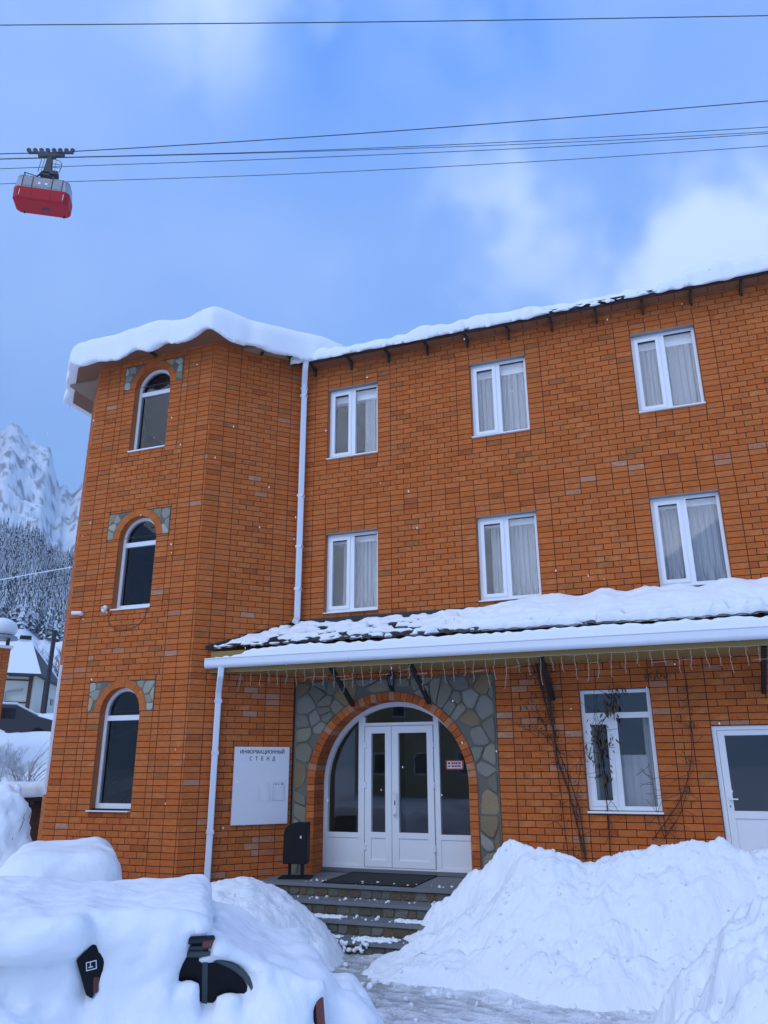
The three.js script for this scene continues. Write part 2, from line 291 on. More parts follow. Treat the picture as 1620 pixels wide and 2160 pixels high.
// wall cores with their openings
function wallCore(f, holes, y0, y1, depth = 0.36) {
  const s = new THREE.Shape(); s.moveTo(0, y0); s.lineTo(f.len, y0); s.lineTo(f.len, y1); s.lineTo(0, y1); s.closePath();
  for (const h of holes) s.holes.push(h);
  const g = new THREE.ExtrudeGeometry(s, { depth, bevelEnabled: false, curveSegments: 24 }); g.translate(0, 0, -0.012 - depth); return metricUV(g.index ? g.toNonIndexed() : g);
}
const rectHole = (a, b, c, d) => { const h = new THREE.Path(); h.moveTo(a, c); h.lineTo(a, d); h.lineTo(b, d); h.lineTo(b, c); h.closePath(); return h; };
function archPath(P, cx, hw, y0, spring) { P.moveTo(cx - hw, y0); P.lineTo(cx - hw, spring); P.absarc(cx, spring, hw, Math.PI, 0, true); P.lineTo(cx + hw, y0); P.closePath(); return P; }
for (const f of faces) {
  let holes = [];
  if (f === fMain) { holes = mainOpen.slice(0, 8).map(([a, b, c, d]) => rectHole(a - MX, b - MX, c, d)); holes.push(archPath(new THREE.Path(), DOOR.cx - MX, DOOR.r + 0.02, PORCH - 0.05, DOOR.spring)); }
  if (f === fA) TW.sills.forEach((s, i) => holes.push(archPath(new THREE.Path(), TW.cx - LX, TW.hw, s, TW.spring[i])));
  const core = mesh('wall', wallCore(f, holes, -0.5, f.y1), M.mortar, house); core.applyMatrix4(f.m);
  const rest = [];
  for (const b of allBricks) {
    if (b.f !== f) continue;
    if (b.single) { const m = new THREE.Mesh(brickShared(b.w, b.h, b.tone), M.brick); m.name = 'brick'; m.position.set(b.s, b.y, b.out); m.rotation.set(b.tilt, b.tilt * 1.4, 0); m.castShadow = m.receiveShadow = true; core.add(m); }
    else { const g = brickGeo(b.w, b.h, b.tone, b.s * 1.37 + rng(), b.y * 1.21 + rng()); g.rotateX(b.tilt); g.rotateY(b.tilt * 1.4); g.translate(b.s, b.y, b.out); rest.push(g); }
  }
  const m = mesh('brickwork', rest, M.brick, core); m.userData.kind = 'stuff';
}
// rough stone: cells of a Voronoi field, each a worn lump of its own
function voronoi(x0, x1, y0, y1, cell, seed, jitter = 0.85) {
  const r = mulberry(seed), nx = Math.max(1, Math.round((x1 - x0) / cell)), ny = Math.max(1, Math.round((y1 - y0) / cell)), pts = [];
  for (let j = 0; j < ny; j++) for (let i = 0; i < nx; i++) pts.push([x0 + (i + 0.5 + ((j & 1) ? 0.25 : -0.25) + jitter * (r() - 0.5)) * (x1 - x0) / nx, y0 + (j + 0.5 + jitter * (r() - 0.5)) * (y1 - y0) / ny]);
  return pts.map((p, i) => {
    let poly = [[x0, y0], [x1, y0], [x1, y1], [x0, y1]];
    pts.forEach((q, k) => {
      if (k === i || !poly.length || Math.hypot(q[0] - p[0], q[1] - p[1]) > cell * 4) return;
      const mx = (p[0] + q[0]) / 2, my = (p[1] + q[1]) / 2, nx_ = q[0] - p[0], ny_ = q[1] - p[1], side = (a) => (a[0] - mx) * nx_ + (a[1] - my) * ny_, out = [];
      poly.forEach((a, t) => { const b = poly[(t + 1) % poly.length], sa = side(a), sb = side(b); if (sa <= 0) out.push(a); if (sa * sb < 0) { const u = sa / (sa - sb); out.push([mix(a[0], b[0], u), mix(a[1], b[1], u)]); } });
      poly = out;
    });
    return poly;
  }).filter((p) => p.length > 2);
}
function stoneGeo(poly, gap, rise, col, push) {
  let P = []; poly.forEach((a, i) => { const b = poly[(i + 1) % poly.length]; for (let k = 0; k < 4; k++) P.push([mix(a[0], b[0], k / 4), mix(a[1], b[1], k / 4)]); });
  if (push) P = P.map(push);
  let cx = 0, cy = 0; for (const p of P) { cx += p[0] / P.length; cy += p[1] / P.length; }
  P = P.map((p, i) => { const a = P[(i + P.length - 1) % P.length], b = P[(i + 1) % P.length]; return [0.5 * p[0] + 0.25 * (a[0] + b[0]), 0.5 * p[1] + 0.25 * (a[1] + b[1])]; });
  const rr = Math.sqrt(P.reduce((s, p) => s + (p[0] - cx) ** 2 + (p[1] - cy) ** 2, 0) / P.length); if (rr < 0.03) return null;
  const ring = (k, z, amp) => P.map((p) => { const n = 1 + amp * N2(p[0] * 9, p[1] * 9); return [cx + (p[0] - cx) * k * n, cy + (p[1] - cy) * k * n, z]; });
  const k0 = 1 - gap * (0.5 + 1.2 * rng()) / rr, tx = rnd(-0.05, 0.05), ty = rnd(-0.06, 0.06), bump = (p, a) => [p[0], p[1], p[2] + a * (tx * (p[0] - cx) + ty * (p[1] - cy)) * 1.2 + a * 0.006 * N2(p[0] * 17, p[1] * 17)], A = ring(k0, -0.01, 0.03), B = ring(k0 - 0.02, rise * 0.6, 0.035).map((p) => bump(p, 0.6)), C = ring(k0 * (0.72 + 0.18 * rng()), rise, 0.05).map((p) => bump(p, 1)), pos = [], n = P.length;
  const q = (U, W) => { for (let i = 0; i < n; i++) { const j = (i + 1) % n; pos.push(...U[i], ...U[j], ...W[j], ...U[i], ...W[j], ...W[i]); } };
  q(A, B); q(B, C); for (let i = 0; i < n; i++) pos.push(...C[i], ...C[(i + 1) % n], cx, cy, rise * 1.12);
  const g = new THREE.BufferGeometry(); g.setAttribute('position', new THREE.Float32BufferAttribute(pos, 3)); g.computeVertexNormals(); metricUV(g); return paint(g, col);
}
const stoneTone = (r, green = 0) => { const k = 0.75 + 0.6 * r(), t = r(); const c = t < 0.18 ? [0.23, 0.165, 0.09] : t < 0.55 ? [0.205, 0.185, 0.135] : [0.235, 0.22, 0.18]; return [c[0] * k * (1 - green * 0.2), c[1] * k, c[2] * k * (1 + green * 0.1)]; };
// entrance surround
{
  const s = new THREE.Shape(); s.moveTo(-0.50, 0.6); s.lineTo(3.05, 0.6); s.lineTo(3.05, 3.76); s.lineTo(-0.50, 3.76); s.closePath(); s.holes.push(archPath(new THREE.Path(), DOOR.cx, DOOR.r + 0.05, 0.62, DOOR.spring));
  const back = mesh('stone_surround', metricUV(new THREE.ExtrudeGeometry(s, { depth: 0.025, bevelEnabled: false, curveSegments: 32 })), M.stoneJoint, house); back.position.z = -0.014;
  const R = DOOR.r + 0.145, r = mulberry(77);
  for (const p of voronoi(-0.48, 3.03, 0.62, 3.74, 0.245, 5, 1.5)) {
    const c = p.reduce((a, b) => [a[0] + b[0] / p.length, a[1] + b[1] / p.length], [0, 0]), dx = c[0] - DOOR.cx, dy = Math.max(0, c[1] - DOOR.spring);
    if (Math.hypot(dx, dy) < R + 0.015) continue;
    const g = stoneGeo(p, 0.010, rnd(0.016, 0.045), stoneTone(r), (a) => { const x = a[0] - DOOR.cx, y = a[1] - DOOR.spring; if (y <= 0) return Math.abs(x) < R ? [DOOR.cx + Math.sign(x) * R, a[1]] : a; const d = Math.hypot(x, y); return d < R ? [DOOR.cx + x * R / d, DOOR.spring + y * R / d] : a; });
    if (g) { g.translate(0, 0, 0.024); mesh('stone', g, M.stone, back); }
  }
}
// sector brick of an arch, in the wall plane
function wedge(cx, cy, r0, r1, a0, a1, z0, z1, tone) {
  const s = new THREE.Shape(), k = 3; for (let i = 0; i <= k; i++) { const a = mix(a0, a1, i / k); i ? s.lineTo(cx + r1 * Math.cos(a), cy + r1 * Math.sin(a)) : s.moveTo(cx + r1 * Math.cos(a), cy + r1 * Math.sin(a)); }
  for (let i = k; i >= 0; i--) { const a = mix(a0, a1, i / k); s.lineTo(cx + r0 * Math.cos(a), cy + r0 * Math.sin(a)); } s.closePath();
  const g = new THREE.ExtrudeGeometry(s, { depth: z1 - z0, bevelEnabled: false }); g.translate(0, 0, z0); return paint(metricUV(g.index ? g.toNonIndexed() : g), tones[tone]);
}
{ // door arch: ring of bricks deep enough to line the reveal
  const ring = mesh('arch_backing', (() => { const s = archPath(new THREE.Shape(), DOOR.cx, DOOR.r + 0.13, PORCH - 0.06, DOOR.spring); s.holes.push(archPath(new THREE.Path(), DOOR.cx, DOOR.r + 0.006, PORCH - 0.05, DOOR.spring)); return metricUV(new THREE.ExtrudeGeometry(s, { depth: 0.40, bevelEnabled: false, curveSegments: 32 })); })(), M.mortar, house); ring.position.z = -0.385;
  const n = 40; for (let i = 0; i < n; i++) { const a0 = Math.PI * i / n, a1 = Math.PI * (i + 1) / n; const t = rng() < 0.2 ? PALE0 + Math.floor(rng() * 2) : (rng() < 0.5 ? 15 : Math.floor(rng() * 14)); mesh('arch_brick', wedge(DOOR.cx, DOOR.spring, DOOR.r, DOOR.r + 0.135, a0 + 0.003, a1 - 0.003, 0, 0.42 + rnd(-0.002, 0.004), t), M.brick, ring); }
  for (const s of [-1, 1]) for (let j = 0; j < 13; j++) { const y = PORCH + j * (DOOR.spring - PORCH) / 13, y2 = y + (DOOR.spring - PORCH) / 13 - 0.009, x = DOOR.cx + s * (DOOR.r + 0.0675); mesh('arch_brick', paint(bx(x - 0.0675, x + 0.0675, y, y2, 0, 0.42 + rnd(-0.002, 0.004)), tones[rng() < 0.3 ? 15 : Math.floor(rng() * 14)]), M.brick, ring); }
}
// ---------------------------------------------------------------- windows
function curtain(x0, x1, y0, y1, z, folds, amp, seed, bunch = 0) {
  const r = mulberry(seed), nx = 60, ny = bunch ? 24 : 6, pos = [], idx = [], ph = r() * 9;
  for (let j = 0; j <= ny; j++) for (let i = 0; i <= nx; i++) {
    const t = i / nx, v = j / ny, low = bunch * sstep(0.45, 0, v);
    const f = Math.sin(t * folds * 6.283 + ph + 0.8 * Math.sin(t * 7 + ph) + low * 2.6 * Math.sin(v * 9 + t * 5)) + 0.5 * Math.sin(t * folds * 14.1 + ph * 2 + low * 5 * v);
    pos.push(mix(x0, x1, t) + low * 0.03 * Math.sin(v * 14 + t * 20), mix(y0, y1, v), z + amp * f * (0.6 + 0.4 * v + low));
  }
  for (let j = 0; j < ny; j++) for (let i = 0; i < nx; i++) { const a = j * (nx + 1) + i; idx.push(a, a + 1, a + nx + 2, a, a + nx + 2, a + nx + 1); }
  const g = new THREE.BufferGeometry(); g.setAttribute('position', new THREE.Float32BufferAttribute(pos, 3)); g.setIndex(idx); g.computeVertexNormals(); return g;
}
const pane = (x0, x1, y0, y1, z) => new THREE.PlaneGeometry(x1 - x0, y1 - y0).translate((x0 + x1) / 2, (y0 + y1) / 2, z);
function rectWindow(x, y, kind, seed) {
  const w = WIN.w, h = WIN.h, zf = -0.10, zb = -0.17, e = 0.004;   // face of the frame
  const fr = [bx(x + e, x + 0.055, y + 0.02, y + h - e, zb, zf, 0.006), bx(x + w - 0.055, x + w - e, y + 0.02, y + h - e, zb, zf, 0.006), bx(x + 0.05, x + w - 0.05, y + h - 0.06, y + h - e, zb, zf - 0.001, 0.006), bx(x + 0.05, x + w - 0.05, y + 0.02, y + 0.085, zb, zf - 0.001, 0.006), bx(x + 0.445, x + 0.545, y + 0.08, y + h - 0.055, zb, zf - 0.002, 0.006)];
  const f = mesh('window', fr, M.pvc, house);
  mesh('sash', [bx(x + 0.05, x + 0.115, y + 0.08, y + h - 0.055, zb + 0.01, zf + 0.014, 0.006), bx(x + 0.40, x + 0.465, y + 0.08, y + h - 0.055, zb + 0.01, zf + 0.014, 0.006), bx(x + 0.11, x + 0.405, y + h - 0.125, y + h - 0.055, zb + 0.01, zf + 0.013, 0.006), bx(x + 0.11, x + 0.405, y + 0.08, y + 0.145, zb + 0.01, zf + 0.013, 0.006)], M.pvc, f);
  mesh('gasket', [bx(x + 0.545, x + 0.985, y + h - 0.066, y + h - 0.058, zb + 0.02, zf - 0.006), bx(x + 0.115, x + 0.40, y + h - 0.131, y + h - 0.123, zb + 0.03, zf + 0.006)], M.rubber, f);
  mesh('pane', pane(x + 0.112, x + 0.403, y + 0.14, y + h - 0.12, zf - 0.03), M.glass, f);
  mesh('pane', pane(x + 0.54, x + w - 0.05, y + 0.08, y + h - 0.055, zf - 0.035), M.glass, f);
  const sill = bx(x - 0.0, x + w, y - 0.012, y + 0.008, zf - 0.01, 0.045, 0.004); sill.translate(0, 0.006, 0); mesh('sill', sill, M.pvc, f);
  for (const g of [bx(x + 0.0005, x + 0.003, y + 0.02, y + h, -0.30, -0.013), bx(x + w - 0.003, x + w - 0.0005, y + 0.02, y + h, -0.30, -0.013)]) mesh('reveal', g, M.revealBrick, f);
  mesh('lintel', bx(x + 0.003, x + w - 0.003, y + h - 0.003, y + h + 0.0045, -0.30, -0.002), M.plaster, f);
  const top = y + h - (kind.drop ?? 0.2);
  if (kind.l) mesh('curtain', curtain(x + kind.l[0], x + kind.l[1], y - 0.1, top, -0.27, kind.f ?? 5, 0.016, seed, kind.bunch), M.curtain, f);
  if (kind.r) mesh('curtain', curtain(x + kind.r[0], x + kind.r[1], y - 0.1, top, -0.265, kind.f ?? 6, 0.018, seed + 9, kind.bunch), M.curtain, f);
  mesh('curtain_box', bx(x - 0.1, x + w + 0.1, y + h - (kind.drop ?? 0.2), y + h + 0.06, -0.36, -0.235), M.pvc, f);
  return f;
}
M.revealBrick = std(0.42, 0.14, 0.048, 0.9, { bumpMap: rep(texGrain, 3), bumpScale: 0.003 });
rectWindow(WIN.xs[0], WIN.ys[0], { l: [0.26, 0.50], r: [0.50, 1.04], bunch: 1, drop: 0.15 }, 1);
rectWindow(WIN.xs[1], WIN.ys[0], { l: [0.20, 0.50], r: [0.50, 1.06], bunch: 1, drop: 0.15 }, 2);
rectWindow(WIN.xs[2], WIN.ys[0], { l: [0.08, 0.50], r: [0.50, 1.06], bunch: 1, drop: 0.15 }, 3);
rectWindow(WIN.xs[0], WIN.ys[1], { r: [0.68, 1.06], f: 3, drop: 0.22 }, 4);
rectWindow(WIN.xs[1], WIN.ys[1], { l: [0.06, 0.50], r: [0.50, 0.98], f: 4, drop: 0.22 }, 5);
rectWindow(WIN.xs[2], WIN.ys[1], { l: [0.06, 0.50], r: [0.50, 1.06], f: 5, drop: 0.22 }, 6);
{ // ground floor window with a top light
  const [x0, x1, y0, y1] = GW, z = -0.09, zb = -0.16, w = x1 - x0;
  const f = mesh('window', [bx(x0 + 0.004, x0 + 0.06, y0 + 0.02, y1 - 0.004, zb, z, 0.006), bx(x1 - 0.06, x1 - 0.004, y0 + 0.02, y1 - 0.004, zb, z, 0.006), bx(x0 + 0.055, x1 - 0.055, y1 - 0.06, y1 - 0.004, zb, z - 0.001, 0.006), bx(x0 + 0.055, x1 - 0.055, y0 + 0.02, y0 + 0.08, zb, z - 0.001, 0.006), bx(x0 + 0.055, x1 - 0.055, y1 - 0.43, y1 - 0.345, zb, z - 0.001, 0.006), bx(x0 + 0.40, x0 + 0.52, y0 + 0.075, y1 - 0.425, zb, z - 0.002, 0.006)], M.pvc, house);
  mesh('sash', [bx(x0 + 0.055, x0 + 0.135, y0 + 0.075, y1 - 0.425, zb + 0.01, z + 0.014, 0.006), bx(x0 + 0.36, x0 + 0.435, y0 + 0.075, y1 - 0.425, zb + 0.01, z + 0.014, 0.006), bx(x0 + 0.13, x0 + 0.365, y1 - 0.52, y1 - 0.425, zb + 0.01, z + 0.013, 0.006), bx(x0 + 0.13, x0 + 0.365, y0 + 0.075, y0 + 0.16, zb + 0.01, z + 0.013, 0.006)], M.pvc, f);
  mesh('pane', pane(x0 + 0.055, x1 - 0.055, y1 - 0.345, y1 - 0.055, z - 0.03), M.glass, f);
  mesh('pane', pane(x0 + 0.13, x0 + 0.365, y0 + 0.155, y1 - 0.515, z - 0.02), M.glass, f);
  mesh('pane', pane(x0 + 0.52, x1 - 0.055, y0 + 0.075, y1 - 0.425, z - 0.03), M.glass, f);
  mesh('sill', bx(x0 - 0.01, x1 + 0.01, y0 - 0.015, y0 + 0.012, z - 0.01, 0.06, 0.004), M.pvc, f);
  for (const g of [bx(x0 + 0.0005, x0 + 0.003, y0 + 0.02, y1, -0.3, -0.013), bx(x1 - 0.003, x1 - 0.0005, y0 + 0.02, y1, -0.3, -0.013)]) mesh('reveal', g, M.revealBrick, f);
  mesh('curtain', curtain(x0 - 0.05, x0 + 0.16, y0, y1 - 0.4, -0.28, 3, 0.02, 31), M.curtain, f);
  mesh('curtain', curtain(x0 + 0.50, x1 + 0.06, y0 - 0.05, y0 + 0.80, -0.30, 4, 0.012, 33), M.curtain, f);
  mesh('curtain', curtain(x1 - 0.16, x1 + 0.06, y0, y1 - 0.4, -0.27, 3, 0.02, 34), M.curtain, f);
}
{ // arched tower windows
  TW.sills.forEach((s, i) => {
    const { cx, hw } = TW, sp = TW.spring[i], z = TZ - 0.13, t = 0.06, bar_ = sp - 0.10;
    const sh = archPath(new THREE.Shape(), cx, hw - 0.004, s + 0.02, sp);
    sh.holes.push(rectHole(cx - hw + t, cx + hw - t, s + 0.10, bar_ - 0.04));
    const h = new THREE.Path(); h.moveTo(cx - hw + t, bar_ + 0.045); h.lineTo(cx - hw + t, sp); h.absarc(cx, sp, hw - t, Math.PI, 0, true); h.lineTo(cx + hw - t, bar_ + 0.045); h.closePath(); sh.holes.push(h);
    const f = mesh('window', metricUV(new THREE.ExtrudeGeometry(sh, { depth: 0.06, bevelEnabled: true, bevelSize: 0.005, bevelThickness: 0.005, bevelSegments: 1, curveSegments: 28 })), M.pvc, house); f.position.z = z - 0.065;
    mesh('pane', pane(cx - hw + t - 0.005, cx + hw - t + 0.005, s + 0.095, bar_ - 0.035, 0.03), M.glassTint, f);
    const g = new THREE.Shape(); g.moveTo(cx - hw + t, bar_ + 0.045); g.lineTo(cx + hw - t, bar_ + 0.045); g.lineTo(cx + hw - t, sp); g.absarc(cx, sp, hw - t, 0, Math.PI, false); g.closePath();
    mesh('pane', new THREE.ShapeGeometry(g, 28).translate(0, 0, 0.03), M.glassTint, f);
    mesh('sill', i === 0 ? [bx(cx - hw - 0.02, cx + hw + 0.005, s - 0.022, s - 0.004, 0.0, 0.27, 0.004)] : [bx(cx - hw - 0.01, cx + hw, s - 0.008, s + 0.016, 0.0, 0.225, 0.004)], M.pvc, f);
    const back = mesh('stone_panel', (() => { const q = new THREE.Shape(); q.moveTo(ps0 + 0.004, sp); q.lineTo(ps1 - 0.004, sp); q.lineTo(ps1 - 0.004, sp + 0.508); q.lineTo(ps0 + 0.004, sp + 0.508); q.closePath(); q.holes.push((() => { const p = new THREE.Path(); p.moveTo(cx - hw - 0.03, sp + 0.001); p.absarc(cx, sp + 0.001, hw + 0.03, Math.PI, 0, true); p.closePath(); return p; })()); return metricUV(new THREE.ExtrudeGeometry(q, { depth: 0.02, bevelEnabled: false, curveSegments: 24 })); })(), M.stoneJoint, house); back.position.z = TZ - 0.018;
    const R = hw + 0.135, r = mulberry(300 + i);
    for (const p of voronoi(ps0 + 0.01, ps1 - 0.01, sp + 0.005, sp + 0.505, 0.155, 40 + i)) {
      const c = p.reduce((a, b) => [a[0] + b[0] / p.length, a[1] + b[1] / p.length], [0, 0]); if (Math.hypot(c[0] - cx, c[1] - sp) < R + 0.01) continue;
      const tn = stoneTone(r).map((v, q) => v * 1.5 * [1, 1.02, 0.98][q]); const gg = stoneGeo(p, 0.006, rnd(0.004, 0.012), tn, (a) => { const x = a[0] - cx, y = a[1] - sp, d = Math.hypot(x, y); return d < R ? [cx + x * R / d, sp + y * R / d] : a; });
      if (gg) { gg.translate(0, 0, 0.019); mesh('stone', gg, M.stone, back); }
    }
    const ring = new THREE.Group(); ring.name = 'window_arch'; ring.position.z = TZ; house.add(ring);
    const n = i === 0 ? 13 : 9; for (let k = 0; k < n; k++) mesh('arch_brick', wedge(cx, sp, hw - 0.002, hw + 0.128, Math.PI * k / n + 0.006, Math.PI * (k + 1) / n - 0.006, -0.20, 0.006 + rnd(0, 0.003), Math.floor(rng() * 14)), M.brick, ring);
    mesh('arch_mortar', (() => { const q = new THREE.Shape(); q.absarc(cx, sp, hw + 0.124, 0, Math.PI, false); q.absarc(cx, sp, hw + 0.004, Math.PI, 0, true); q.closePath(); return metricUV(new THREE.ExtrudeGeometry(q, { depth: 0.195, bevelEnabled: false, curveSegments: 24 })).translate(0, 0, -0.195); })(), M.mortar, ring);
    for (const g2 of [bx(cx - hw + 0.0005, cx - hw + 0.003, s + 0.02, sp, TZ - 0.13, TZ - 0.013), bx(cx + hw - 0.003, cx + hw - 0.0005, s + 0.02, sp, TZ - 0.13, TZ - 0.013)]) mesh('reveal', g2.translate(0, 0, -(z - 0.065)), M.revealBrick, f);
  });
}
{ // arched entrance: white frame, side lights, top light and two unequal leaves
  const { cx, r, spring, bottom, z } = DOOR, L = cx - r, R = cx + r, zb = z - 0.07;
  const arcY = (x, q) => spring + Math.sqrt(Math.max(0, q * q - (x - cx) ** 2));
  const sh = archPath(new THREE.Shape(), cx, r, bottom, spring); sh.holes.push(archPath(new THREE.Path(), cx, r - 0.075, bottom + 0.05, spring));
  const f = mesh('entrance', [metricUV(new THREE.ExtrudeGeometry(sh, { depth: 0.07, bevelEnabled: true, bevelSize: 0.004, bevelThickness: 0.004, bevelSegments: 1, curveSegments: 40 })).translate(0, 0, zb),
    bx(0.545, 0.665, bottom + 0.04, arcY(0.60, r - 0.06), zb, z + 0.002, 0.005), bx(1.89, 1.985, bottom + 0.04, arcY(1.94, r - 0.06), zb, z + 0.002, 0.005), bx(0.66, 1.895, 2.985, 3.04, zb, z + 0.001, 0.004),
    bx(L + 0.07, 0.55, 1.205, 1.285, zb, z + 0.001, 0.004), bx(1.98, R - 0.07, 1.205, 1.285, zb, z + 0.001, 0.004)], M.pvc, house);
  const light = (x0, x1, y0) => { const q = r - 0.072, s = new THREE.Shape(); s.moveTo(x0, y0); s.lineTo(x1, y0); for (let k = 0; k <= 16; k++) { const x = mix(x1, x0, k / 16); s.lineTo(x, arcY(x, q)); } s.closePath(); return new THREE.ShapeGeometry(s).translate(0, 0, z - 0.03); };
  mesh('pane', light(L + 0.0735, 0.55, 1.28), M.glass, f); mesh('pane', light(1.98, R - 0.0735, 1.28), M.glass, f); mesh('pane', light(0.66, 1.895, 3.03), M.glass, f);
  mesh('panel', bx(L + 0.07, 0.55, bottom + 0.04, 1.21, zb + 0.02, z - 0.012, 0.004), M.pvc, f); mesh('panel', bx(1.98, R - 0.07, bottom + 0.04, 1.21, zb + 0.02, z - 0.012, 0.004), M.pvc, f);
  for (const [a, b, g0, g1] of [[0.668, 1.148, 0.785, 1.035], [1.153, 1.886, 1.275, 1.775]]) {
    const y0 = bottom + 0.03, y1 = 2.98, zl = z + 0.018;
    const leaf = mesh('door', [bx(a + 0.002, g0, y0, y1, zb + 0.01, zl, 0.005), bx(g1, b, y0, y1, zb + 0.01, zl, 0.005), bx(g0 - 0.003, g1 + 0.003, 2.865, y1 - 0.001, zb + 0.01, zl - 0.0006, 0.004), bx(g0 - 0.003, g1 + 0.003, 1.21, 1.30, zb + 0.01, zl - 0.0006, 0.004), bx(g0 - 0.003, g1 + 0.003, y0 + 0.001, 0.885, zb + 0.01, zl - 0.0006, 0.004)], M.pvc, f);
    mesh('pane', pane(g0 - 0.004, g1 + 0.004, 1.295, 2.87, z - 0.02), M.glass, leaf);
    mesh('panel', bx(g0 - 0.002, g1 + 0.002, 0.88, 1.215, zb + 0.03, z + 0.002, 0.003), M.pvc, leaf);
    const hx = a < 1 ? a : b - 0.02; for (const y of [1.02, 1.98, 2.62]) mesh('hinge', [bx(hx - 0.01, hx + 0.03, y, y + 0.10, z, zl + 0.018, 0.006)], M.pvc, leaf);
    if (a > 1) { mesh('handle', tube([[1.20, 1.92, zl], [1.20, 1.92, zl + 0.055], [1.235, 1.91, zl + 0.07], [1.25, 1.85, zl + 0.07], [1.25, 1.65, zl + 0.07], [1.235, 1.59, zl + 0.07], [1.20, 1.58, zl + 0.055], [1.20, 1.58, zl]], 0.014, 8, 40), M.pvc, leaf); mesh('lock', bx(1.197, 1.215, 1.72, 1.79, zl - 0.002, zl + 0.004, 0.002), M.black, leaf); }
  }
  for (const g of [bx(1.1465, 1.1545, bottom + 0.03, 2.982, zb + 0.012, z + 0.013), bx(0.662, 0.670, bottom + 0.03, 2.982, zb + 0.012, z + 0.0155), bx(1.884, 1.892, bottom + 0.03, 2.982, zb + 0.012, z + 0.0155), bx(0.67, 1.884, 2.979, 2.987, zb + 0.012, z + 0.0145)]) mesh('door_seam', g, M.pvcSeam, f);
  mesh('threshold', bx(L + 0.002, R - 0.002, PORCH + 0.003, bottom, z - 0.2, z + 0.03, 0.005), M.slab, f);
}
{ // side door
  const [x0, x1, , y1] = D2, y0 = 0.62, z = -0.05, zb = -0.12;
  const f = mesh('side_door', [bx(x0 + 0.004, x0 + 0.07, y0, y1 - 0.004, zb, z, 0.005), bx(x1 - 0.07, x1 - 0.004, y0, y1 - 0.004, zb, z, 0.005), bx(x0 + 0.065, x1 - 0.065, y1 - 0.065, y1 - 0.004, zb, z - 0.001, 0.005)], M.pvc, house);
  const zl = z + 0.012;
  const leaf = mesh('door', [bx(x0 + 0.073, x0 + 0.165, y0, y1 - 0.068, zb + 0.01, zl, 0.005), bx(x1 - 0.165, x1 - 0.073, y0, y1 - 0.068, zb + 0.01, zl, 0.005), bx(x0 + 0.16, x1 - 0.16, y1 - 0.14, y1 - 0.069, zb + 0.01, zl - 0.001, 0.005), bx(x0 + 0.16, x1 - 0.16, 1.62, 1.72, zb + 0.01, zl - 0.001, 0.005)], M.pvc, f);
  mesh('pane', pane(x0 + 0.16, x1 - 0.16, 1.71, y1 - 0.135, z - 0.03), M.glass, leaf);
  mesh('panel', bx(x0 + 0.16, x1 - 0.16, y0, 1.625, zb + 0.02, z - 0.008, 0.003), M.pvc, leaf);
  mesh('handle', [bx(x0 + 0.105, x0 + 0.135, 1.74, 1.92, zl - 0.002, zl + 0.008, 0.003), bx(x0 + 0.11, x0 + 0.23, 1.865, 1.885, zl + 0.035, zl + 0.05, 0.004), bx(x0 + 0.11, x0 + 0.13, 1.865, 1.885, zl, zl + 0.045)], M.pvc, leaf); mesh('lock', bx(x0 + 0.114, x0 + 0.126, 1.765, 1.795, zl + 0.007, zl + 0.011), M.black, leaf);
}
// inside: floors, back wall and partitions keep the rooms dark
{
  mesh('floor', [bx(MX, 8.8, 0.45, PORCH - 0.004, -6, -0.375), bx(MX, 8.8, 3.95, 4.25, -6, -0.375), bx(MX, 8.8, 6.95, 7.2, -6, -0.375), bx(MX, 8.8, 10.0, 10.2, -6, -0.375)], M.room, house);
  mesh('inner_wall', [bx(-5.8, 8.9, -0.4, 10.2, -6.2, -6.001), bx(8.872, 9.1, -0.4, 10.2, -6, -0.2), bx(2.0, 2.12, 4.25, 10, -6, -0.375), bx(4.85, 4.97, 4.25, 10, -6, -0.375), bx(3.45, 3.57, 0.7, 3.95, -6, -0.375), bx(5.75, 5.87, 0.7, 3.95, -6, -0.375)], M.room, house);
  mesh('inner_wall', [bx(-0.75, -0.55, -0.4, 10.2, -6, -0.02), bx(-5.845, -5.7, -0.4, 10.3, -6, -0.01), bx(-5.7, -0.75, 10.1, 10.2, -6, 0.9), bx(-5.7, -0.75, 3.95, 4.15, -6, 0.0), bx(-5.7, -0.75, 7.0, 7.2, -6, 0.0)], M.roomDark, house);
  const st = new THREE.Group(); st.name = 'staircase'; house.add(st);
  mesh('handrail', [bar([-5.0, 6.25, 0.2], [-1.6, 5.2, 0.2], 0.06, 0.06), bar([-5.0, 2.6, 0.2], [-1.6, 3.6, 0.2], 0.06, 0.06)], M.wood, st);
  for (let i = 0; i < 7; i++) mesh('baluster', new THREE.CylinderGeometry(0.03, 0.045, 0.8, 8).translate(-4.6 + i * 0.42, 5.75 - i * 0.125 + 0.0, 0.2), M.wood, st);
  mesh('flight', [bar([-5.0, 5.25, -0.2], [-1.6, 4.3, -0.2], 0.8, 0.2), bar([-5.0, 1.7, -0.3], [-1.6, 2.7, -0.3], 0.8, 0.2)], M.roomDark, st);
}

